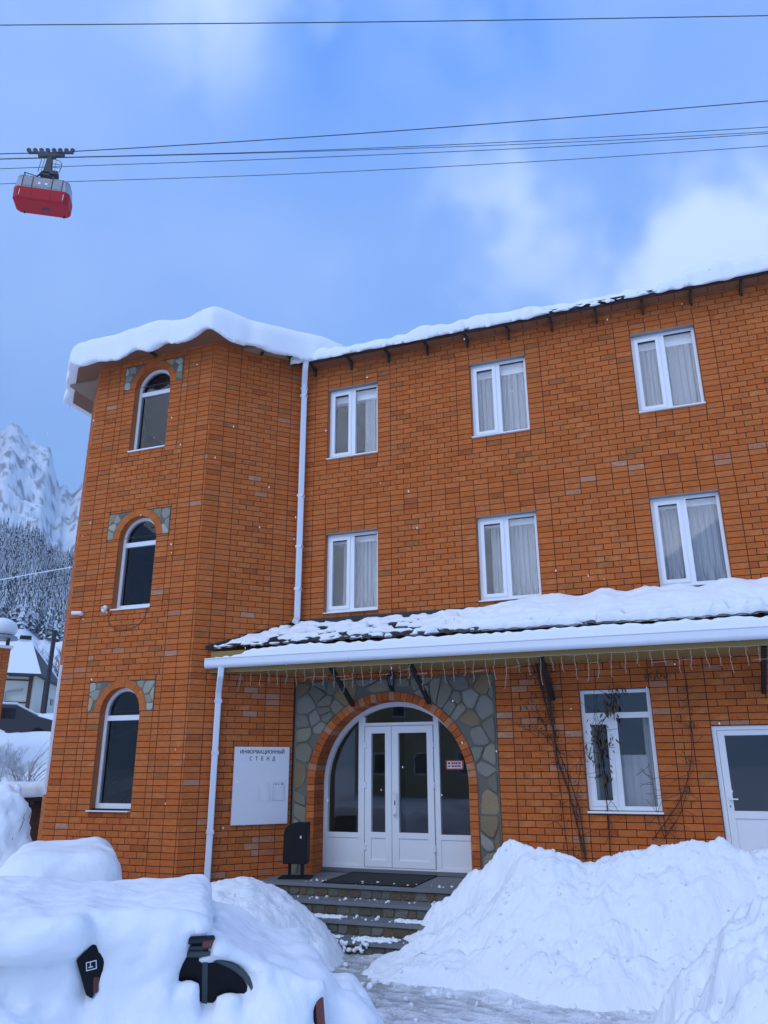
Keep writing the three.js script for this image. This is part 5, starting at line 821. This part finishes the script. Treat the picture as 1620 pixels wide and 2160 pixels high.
  mesh('flue', new THREE.CylinderGeometry(0.11, 0.11, y1 - y0, 14).translate(0, (y0 + y1) / 2, 0), std(0.022, 0.02, 0.022, 0.6), fl); mesh('cap', new THREE.CylinderGeometry(0.13, 0.13, 0.06, 14).translate(0, y1, 0), std(0.022, 0.02, 0.022, 0.6), fl); mesh('clamp', new THREE.CylinderGeometry(0.125, 0.125, 0.08, 14).translate(0, y0 + (y1 - y0) * 0.55, 0), M.iron, fl);
}
{ // dark car half sunk in the slope below the cream house
  const D = 31, h = dirOf(40), rt = new THREE.Vector3(-h.z, 0, h.x), p = atD(14, 1545, D), s = thing('parked_car', 'dark estate car with patches of snow on the slope below the cream house', 'car'); s.applyMatrix4(new THREE.Matrix4().makeBasis(rt, new THREE.Vector3(0, 1, 0), h.clone().negate()).setPosition(p.x, p.y - 0.45, p.z));
  const sh = new THREE.Shape(); [[-2.3, 0.3], [-2.3, 0.8], [-2.0, 1.2], [-1.2, 1.42], [0.2, 1.36], [0.9, 1.0], [1.55, 0.82], [1.65, 0.3]].forEach(([x, y], i) => i ? sh.lineTo(x, y) : sh.moveTo(x, y)); sh.closePath();
  mesh('body', new THREE.ExtrudeGeometry(sh, { depth: 1.6, bevelEnabled: true, bevelSize: 0.04, bevelThickness: 0.05, bevelSegments: 2 }).translate(0, 0, -1.6), std(0.045, 0.042, 0.045, 0.4), s);
  for (const [a, b] of [[-1.7, -0.8], [-0.7, 0.2]]) mesh('side_window', bx(a, b, 0.92, 1.28, 0.052, 0.06), std(0.01, 0.01, 0.012, 0.15), s);
  for (const x of [-1.5, 1.0]) mesh('wheel', new THREE.CylinderGeometry(0.31, 0.31, 0.2, 18).rotateX(1.5708).translate(x, 0.31, -0.04), M.black, s);
  mesh('snow_cover', [new RoundedBoxGeometry(1.7, 0.1, 1.3, 2, 0.045).translate(-0.6, 1.45, -0.8), new RoundedBoxGeometry(0.8, 0.07, 1.4, 2, 0.03).rotateZ(-0.45).translate(0.6, 1.24, -0.8), new RoundedBoxGeometry(0.7, 0.06, 1.4, 2, 0.03).rotateZ(-0.22).translate(1.25, 0.95, -0.8), new RoundedBoxGeometry(0.25, 0.12, 0.03, 2, 0.01).translate(-0.5, 0.8, 0.06), new RoundedBoxGeometry(0.3, 0.08, 0.03, 2, 0.01).rotateZ(-0.4).translate(-0.2, 0.5, 0.06)].map((g) => g.index ? g.toNonIndexed() : g), M.snowFar, s);
}
{ // frosted shrub on the slope
  const p = atD(22, 1690, 20.5), r = mulberry(66), b = thing('frosted_shrub', 'pale frosted shrub of fine twigs on the snowy slope', 'shrub', [p.x, p.y - 0.15, p.z]); const frost = std(0.60, 0.62, 0.66, 0.95), a1 = [], a2 = [];
  for (let i = 0; i < 5; i++) { const [t, c] = bareTree(700 + i, 1.5 + 0.4 * r()); for (const g of [...t, ...c]) { g.scale(1, 0.9, 1).translate((r() * 0 + i - 2) * 0.27, 0, 0.2 * Math.sin(i * 2.1)); (i === 2 ? a2 : a1).push(g); } }
  mesh('frosted_twigs', a1, frost, b); mesh('bare_twigs', a2, std(0.30, 0.30, 0.32, 0.9), b);
  const q = atD(84, 1690, 20), w = thing('weeping_twigs', 'thin bare arching twigs beside the tower on the snowy slope', 'shrub', [q.x, q.y - 0.3, q.z]), l = []; for (let i = 0; i < 26; i++) { const a = (r() - 0.5) * 0.5, L = 0.8 + 0.9 * r(); l.push(taperTube([[0.1 * r(), 0.2 * r(), 0], [-0.25 * L, 0.55 * L + a, 0.05], [-0.15 + 0.5 * L * r(), 0.95 * L + a, 0.1]], 0.006, 0.003, 3, 6)); } mesh('twigs', l, std(0.13, 0.12, 0.13, 0.9), w);
}
// ---------------------------------------------------------------- the mountain and its woods
const mtn = (az, r) => { // az in degrees left of -z, r metres from the camera
  const Hc = 238 + (az - 46.8) * 8.2 + 12 * N2(az * 0.55, 1) + 3 * N2(az * 1.7, 4), R = 620, t = clamp((r - 105) / (R - 105), 0, 1);
  const x = CAM.x - r * Math.sin(az * Math.PI / 180), z = CAM.z - r * Math.cos(az * Math.PI / 180);
  const rock = (1 - Math.abs(fbm2(x * 0.009, z * 0.009, 5, 0.55)) * 2) * 9 + 4 * fbm2(x * 0.04, z * 0.04, 4, 0.6);
  let y = 12 + (Hc - 12) * Math.pow(t, 1.25); if (r > R) y = Hc - (r - R) * 0.35;
  return y + rock * sstep(0.05, 0.4, t) * 0.75;
};
{
  const A0 = 12, A1 = 80, NA = 420, NR = 230, pos = [], col = [], idx = [];
  for (let j = 0; j <= NR; j++) for (let i = 0; i <= NA; i++) {
    const az = mix(A0, A1, i / NA), r = 60 + (j / NR) * 740, x = CAM.x - r * Math.sin(az * Math.PI / 180), z = CAM.z - r * Math.cos(az * Math.PI / 180), y = r < 105 ? mix(groundY(x, z) - 1, mtn(az, 105), sstep(60, 105, r)) : mtn(az, r); pos.push(x, y, z);
    const t = (r - 105) / 515, s = fbm2(az * 0.9 + y * 0.022, y * 0.028 - az * 0.75, 6, 0.62) + 0.25 * fbm2(az * 4 + y * 0.09, y * 0.1 - az * 3, 4, 0.6), k = sstep(0.04, 0.26, s) * sstep(0.12, 0.4, t) * 0.7;
    col.push(mix(0.84, 0.11, k), mix(0.85, 0.11, k), mix(0.87, 0.12, k));
  }
  for (let j = 0; j < NR; j++) for (let i = 0; i < NA; i++) { const a = j * (NA + 1) + i; idx.push(a, a + 1, a + NA + 2, a, a + NA + 2, a + NA + 1); }
  const g = new THREE.BufferGeometry(); g.setAttribute('position', new THREE.Float32BufferAttribute(pos, 3)); g.setAttribute('color', new THREE.Float32BufferAttribute(col, 3)); g.setIndex(idx); g.computeVertexNormals();
  struct('mountain', g, new THREE.MeshStandardMaterial({ vertexColors: true, roughness: 0.95, side: THREE.DoubleSide }));
}
function spruceGeo(seed, snowy) {
  const r = mulberry(seed), l = []; l.push(paint(new THREE.CylinderGeometry(0.02, 0.035, 0.25, 5).translate(0, 0.12, 0), [0.05, 0.035, 0.03]));
  for (let k = 0; k < 9; k++) { const y = 0.12 + 0.88 * k / 9, R = 0.21 * (1 - y) + 0.02, n = 9; const pos = [], col = []; for (let i = 0; i < n; i++) { const a = i / n * 6.283 + r(), w = 0.5, q = R * (0.7 + 0.5 * r()), yy = y - 0.05 - 0.05 * r(); pos.push(0, y + 0.10, 0, Math.cos(a - w) * q * 0.6, yy + 0.02, Math.sin(a - w) * q * 0.6, Math.cos(a) * q, yy, Math.sin(a) * q, 0, y + 0.10, 0, Math.cos(a) * q, yy, Math.sin(a) * q, Math.cos(a + w) * q * 0.6, yy + 0.02, Math.sin(a + w) * q * 0.6); const c = r() < snowy ? [0.72, 0.74, 0.77] : [0.035, 0.05, 0.045]; for (let q2 = 0; q2 < 6; q2++) col.push(...c); }
    const g = new THREE.BufferGeometry(); g.setAttribute('position', new THREE.Float32BufferAttribute(pos, 3)); g.setAttribute('color', new THREE.Float32BufferAttribute(col, 3)); g.computeVertexNormals(); l.push(g); }
  for (const g of l) { g.deleteAttribute('uv'); } return join(l);
}
const leafM = new THREE.MeshStandardMaterial({ vertexColors: true, roughness: 0.95, side: THREE.DoubleSide });
{
  const o = new THREE.Object3D(), r = mulberry(99);
  [[0.45, 'far_spruce_wood', 'hazy dark spruce wood on the lower mountain side', 0.45], [0.8, 'far_frosted_wood', 'hazy frosted wood on the lower mountain side', 0.55]].forEach(([sn, nm, lb, sh], q) => {
    const N = q ? 4200 : 2600, m = new THREE.InstancedMesh(spruceGeo(5 + q, sn), leafM, N); let i = 0, guard = 0;
    while (i < N && guard++ < 60000) { const az = 30 + 30 * r(), rr = 170 + 150 * Math.pow(r(), 0.9), x = CAM.x - rr * Math.sin(az * Math.PI / 180), z = CAM.z - rr * Math.cos(az * Math.PI / 180), y = mtn(az, rr); const dens = 0.85 * sstep(310, 240, rr) + 0.35 * N2(x * 0.012, z * 0.012) + 0.25 * sstep(46, 52, az); if (r() > dens + (q ? 0.05 : -0.05)) continue; const s = 4.5 + 4 * r(); o.position.set(x, y - 0.5, z); o.scale.set(s * 0.9, s, s * 0.9); o.rotation.set(0, r() * 6.28, 0); o.updateMatrix(); m.setMatrixAt(i++, o.matrix); }
    m.count = i; m.name = nm; scene.add(m); m.castShadow = true; tag(m, lb, 'woods', null, 'stuff');
  });
}
function bareTree(seed, h) { // trunk and a fine crown of forked twigs
  const r = mulberry(seed), tr = [], cr = []; const grow = (p, d, L, R, lv) => { const q = p.clone().addScaledVector(d, L), m = p.clone().lerp(q, 0.5).add(new THREE.Vector3((r() - 0.5) * L * 0.15, 0, (r() - 0.5) * L * 0.15)); (lv < 2 ? tr : cr).push(taperTube([p, m, q], R, R * 0.65, lv < 2 ? 6 : 3, 4)); if (lv > 5) return; const n = lv < 1 ? 4 : 3; for (let k = 0; k < n; k++) { const e = d.clone().add(new THREE.Vector3((r() - 0.5) * 1.5, r() * 0.5, (r() - 0.5) * 1.5)).normalize(); grow(p.clone().lerp(q, lv < 1 ? 0.5 + 0.5 * r() : 0.4 + 0.6 * r()), e, L * (0.55 + 0.2 * r()), R * 0.55, lv + 1); } };
  grow(new THREE.Vector3(), new THREE.Vector3(0, 1, 0), h * 0.38, h * 0.017, 0); return [tr, cr];
}
{
  const bark = std(0.12, 0.11, 0.115, 0.9), [tr, cr] = bareTree(31, 9); const gt = join(tr), gc = join(cr);
  [[112, 1440, 58, 1.0], [88, 1440, 66, 1.15], [60, 1420, 74, 1.2], [128, 1430, 70, 1.3], [30, 1420, 80, 1.3]].forEach(([u, v, d, s], i) => { const p = atD(u, v, d), t = thing('bare_tree', 'leafless tree standing behind the cream house', 'tree', [p.x, Math.min(groundY(p.x, p.z), p.y) - 0.3, p.z], i * 1.9, 'bare trees behind the cream house'); t.scale.setScalar(s * 0.62); mesh('trunk', gt, bark, t); mesh('crown', gc, bark, t); });
}
// ---------------------------------------------------------------- wires, cables and the cable car
const atZ = (u, v, D) => ray(u, v).multiplyScalar(D).add(CAM);
[['snow-laden overhead wire crossing in front of the mountain', [[-80, 1238], [0, 1223], [100, 1205], [240, 1182]], 0.022, M.snowFar], ['thin dark overhead wire, upper of two before the mountain', [[-80, 1262], [0, 1245], [140, 1212], [240, 1190]], 0.012, M.cable], ['thin dark overhead wire, lower of two before the mountain', [[-80, 1275], [0, 1258], [140, 1231], [240, 1212]], 0.012, M.cable]].forEach(([lb, p, r, m]) => tag(mesh('overhead_wire', tube(p.map(([u, v]) => atZ(u, v, 36)), r, 5, 24), m), lb, 'wire'));
const ropes = [['highest cable, crossing the sky far above the red cabin', [[-260, 55], [0, 53], [810, 46], [1620, 33], [1880, 28]], 0.032, 52], ['track cable carrying the red cable car', [[-260, 333], [0, 324.5], [110, 321.5], [810, 278], [1620, 213], [1880, 190]], 0.036, 58], ['haul cable, upper of a close pair below the track cable', [[-260, 342], [0, 335], [640, 318], [1200, 293], [1620, 268], [1880, 251]], 0.026, 58], ['haul cable, lower of a close pair below the track cable', [[-260, 343], [0, 336], [640, 320], [1200, 300], [1620, 278], [1880, 263]], 0.026, 64], ['third cable below the track cable', [[-260, 366], [0, 356], [640, 333], [1200, 308], [1620, 281.6], [1880, 264]], 0.028, 64], ['lowest cable, passing the roof of the red cabin', [[-260, 398], [0, 388], [640, 366], [1200, 336.5], [1620, 308], [1880, 289]], 0.026, 62]];
ropes.forEach(([lb, p, r, D]) => tag(mesh('cableway_rope', tube(p.map(([u, v]) => atZ(u, v, D)), r, 6, 60), M.cable), lb, 'cable'));
{
  const a = 12.3 * Math.PI / 180, cr = new THREE.Vector3(1, 0, 0).applyQuaternion(camera.quaternion); cr.y = 0; cr.normalize(); const fw = new THREE.Vector3(-cr.z, 0, cr.x).negate(); if (fw.dot(ray(810, 1080)) < 0) fw.negate();
  const X = cr.clone().multiplyScalar(Math.cos(a)).addScaledVector(fw, Math.sin(a)), top = atZ(108, 321, 58);
  const c = thing('cable_car', 'red cable car cabin with grey windows hanging from a wheeled carriage', 'cable car', top.toArray(), Math.atan2(-X.z, X.x));
  const red = new THREE.MeshPhysicalMaterial({ color: new THREE.Color().setRGB(0.46, 0.012, 0.016), roughness: 0.55, specularIntensity: 0.35 }), grey = std(0.34, 0.34, 0.37, 0.35), dk = std(0.02, 0.02, 0.024, 0.5), win = std(0.17, 0.2, 0.25, 0.12);
  const B = -5.2, L = 1.9, W = 0.86;                                       // floor level, half length, half width
  // hull: loft of a rounded rectangle, narrow at the roof, widest at the waist
  const ring = (y, l, w, ch) => [[-l + ch, w], [l - ch, w], [l, w - ch], [l, -w + ch], [l - ch, -w], [-l + ch, -w], [-l, -w + ch], [-l, w - ch]].map(([x, z]) => [x, y, z]);
  const loft = (rs, cap0, cap1) => { const p = []; for (let k = 0; k + 1 < rs.length; k++) for (let i = 0; i < 8; i++) { const j = (i + 1) % 8, A = rs[k][i], B2 = rs[k][j], C = rs[k + 1][j], D = rs[k + 1][i]; p.push(...A, ...B2, ...C, ...A, ...C, ...D); } const cap = (q, f) => { for (let i = 1; i < 7; i++) f ? p.push(...q[0], ...q[i], ...q[i + 1]) : p.push(...q[0], ...q[i + 1], ...q[i]); }; if (cap0) cap(rs[0], false); if (cap1) cap(rs[rs.length - 1], true); const g = new THREE.BufferGeometry(); g.setAttribute('position', new THREE.Float32BufferAttribute(p, 3)); g.computeVertexNormals(); return g; };
  const body = mesh('hull', loft([ring(B, L - 0.12, W - 0.1, 0.2), ring(B + 0.12, L, W, 0.26), ring(B + 1.05, L + 0.02, W + 0.02, 0.28)], true, false), red, c);
  mesh('upper_shell', loft([ring(B + 1.05, L + 0.015, W + 0.015, 0.28), ring(B + 2.1, L - 0.12, W - 0.08, 0.28), ring(B + 2.25, L - 0.3, W - 0.25, 0.25)], false, true), grey, c);
  mesh('roof_edge', loft([ring(B + 2.08, L - 0.1, W - 0.06, 0.28), ring(B + 2.15, L - 0.16, W - 0.12, 0.28)], true, true), std(0.18, 0.02, 0.022, 0.5), c);
  for (const sd of [1, -1]) for (const [x0, x1] of [[-1.30, -0.72], [-0.62, 0.0], [0.08, 0.62], [0.72, 1.34]]) { const w = mesh('window', new THREE.PlaneGeometry(x1 - x0, 0.84), win, c); w.position.set((x0 + x1) / 2, B + 1.57, sd * (W - 0.012)); w.rotation.set(sd * -0.115, sd < 0 ? Math.PI : 0, 0, 'YXZ'); if (sd > 0 && Math.abs(x0 + 0.27) < 0.5) mesh('sticker', new THREE.PlaneGeometry(0.17, 0.2).translate(x0 < 0 ? 0.1 : -0.08, -0.05, 0.01), M.pvc, w); }
  for (const x of [-1.36, -0.67, 0.67, 1.38]) mesh('pillar', bar([x, B + 1.05, W + 0.02], [x, B + 2.1, W - 0.065], 0.07, 0.02), std(0.13, 0.016, 0.018, 0.5), c);
  for (const x of [-0.66, 0.66]) mesh('door_seam', bx(x - 0.008, x + 0.008, B + 0.14, B + 1.04, W + 0.008, W + 0.024), std(0.12, 0.01, 0.012, 0.6), body);
  mesh('hatch', bx(-0.0, 0.55, B - 0.012, B - 0.004, -0.15, 0.12), dk, body); for (const x of [-1.3, 1.45]) mesh('buffer', bx(x - 0.05, x + 0.05, B - 0.14, B - 0.004, -0.65, -0.55), dk, body);
  for (const x of [-1.45, 1.55]) mesh('grab_rail', bar([x, B + 0.25, W + 0.05], [x + 0.02, B + 0.75, W + 0.05], 0.035), M.pvc, body);
  const hg = new THREE.Group(); hg.name = 'hanger'; c.add(hg);
  mesh('arm', loft([ring(-2.0, 0.32, 0.2, 0.06), ring(-1.2, 0.24, 0.16, 0.05), ring(-0.32, 0.17, 0.14, 0.04)], true, true), dk, hg);
  mesh('leg', [bar([-0.28, -1.95, 0.12], [-0.75, B + 2.22, 0.35], 0.11), bar([0.28, -1.95, 0.12], [0.72, B + 2.22, 0.35], 0.09), bar([-0.28, -1.95, -0.12], [-0.75, B + 2.22, -0.35], 0.11), bar([0.28, -1.95, -0.12], [0.72, B + 2.22, -0.35], 0.09)], dk, hg);
  mesh('cross_beam', [bx(-0.5, 0.5, -2.32, -2.16, -0.2, 0.2), bx(-0.80, 0.78, B + 2.2, B + 2.38, -0.4, 0.4)], dk, hg);
  mesh('service_cage', [bx(0.2, 0.78, -2.25, -1.95, -0.2, 0.35), tube([[0.5, -0.95, 0.35], [0.75, -1.0, 0.35], [0.95, -1.2, 0.35], [0.95, -1.7, 0.35], [0.85, -2.1, 0.35]], 0.025, 4, 20).toNonIndexed(), bar([0.2, -1.35, 0.35], [0.95, -1.35, 0.35], 0.03), bar([0.2, -1.65, 0.35], [0.95, -1.65, 0.35], 0.03), bar([0.55, -0.97, 0.35], [0.55, -2.0, 0.35], 0.025)].map((g) => (g.deleteAttribute('uv'), g)), dk, hg);
  mesh('ladder', [bar([-0.5, -0.8, 0.2], [-0.62, -2.2, 0.25], 0.035), bar([-0.3, -0.8, 0.2], [-0.4, -2.2, 0.25], 0.03)], dk, hg); mesh('roof_rail', [bar([-1.25, B + 2.0, 0.7], [-1.35, B + 2.4, 0.75], 0.07), bar([-1.35, B + 2.38, 0.75], [-0.5, B + 2.28, 0.65], 0.05)], dk, hg);
  const car = new THREE.Group(); car.name = 'carriage'; car.rotation.z = 0.19; c.add(car); mesh('carriage_beam', [bx(-0.95, 0.95, -0.42, -0.12, -0.10, 0.10), bx(-1.6, -0.2, -0.12, 0.0, -0.09, 0.09), bx(0.2, 1.6, -0.12, 0.0, -0.09, 0.09), bx(-0.3, 0.3, -0.55, -0.40, -0.16, 0.16)], dk, car);
  for (let i = 0; i < 8; i++) mesh('wheel', new THREE.CylinderGeometry(0.17, 0.17, 0.12, 14).rotateX(Math.PI / 2).translate(-1.55 + i * 0.443, 0.17, 0), dk, car);
}
// ---------------------------------------------------------------- across the road, mirrored in the glass
{
  const s = thing('ochre_house', 'ochre house with a snowy roof across the road from the brick building', 'house', [-9, 0.6, 33], Math.PI + 0.25), oc = std(0.34, 0.26, 0.11, 0.9); mesh('wall', bx(-5, 5, -0.6, 4.6, -7, 0), oc, s);
  const r = new THREE.Shape(); r.moveTo(-5.6, 4.4); r.lineTo(0, 7.6); r.lineTo(5.6, 4.4); r.lineTo(5.6, 4.75); r.lineTo(0, 8.05); r.lineTo(-5.6, 4.75); r.closePath(); mesh('roof', new THREE.ExtrudeGeometry(r, { depth: 8, bevelEnabled: false }).translate(0, 0, -7.5), M.snowFar, s);
  const gb = new THREE.Shape(); gb.moveTo(-4.95, 4.6); gb.lineTo(4.95, 4.6); gb.lineTo(0, 7.45); gb.closePath(); mesh('gable', new THREE.ExtrudeGeometry(gb, { depth: 6.9, bevelEnabled: false }).translate(0, 0, -6.95), oc, s);
  for (const [x, y] of [[-3, 1.2], [0, 1.2], [3, 1.2], [-1.6, 4.6], [1.6, 4.6]]) { const w = mesh('window', bx(x - 0.5, x + 0.5, y, y + 1.3, 0.002, 0.05), M.pvc, s); mesh('pane', bx(x - 0.42, x + 0.42, y + 0.08, y + 1.22, 0.051, 0.06), M.black, w); }
}
{ // a few snowflakes in the air
  const r = mulberry(5150), N = 70, m = new THREE.InstancedMesh(new THREE.IcosahedronGeometry(1, 1), M.snow, N), o = new THREE.Object3D();
  for (let i = 0; i < N; i++) { const p = atD(60 + 1520 * r(), 560 + 1200 * r(), 8 + 3.5 * r()); if (p.z < 1.6) p.z = 1.6 + 2 * r(); const s = 0.006 + 0.006 * r(); o.position.copy(p); o.scale.set(s * 0.8, s * 1.4, s * 0.8); o.updateMatrix(); m.setMatrixAt(i, o.matrix); }
  m.name = 'falling_snow'; scene.add(m); tag(m, 'single snowflakes falling in front of the brick walls', 'snow', null, 'stuff');
}
renderer.render(scene, camera);
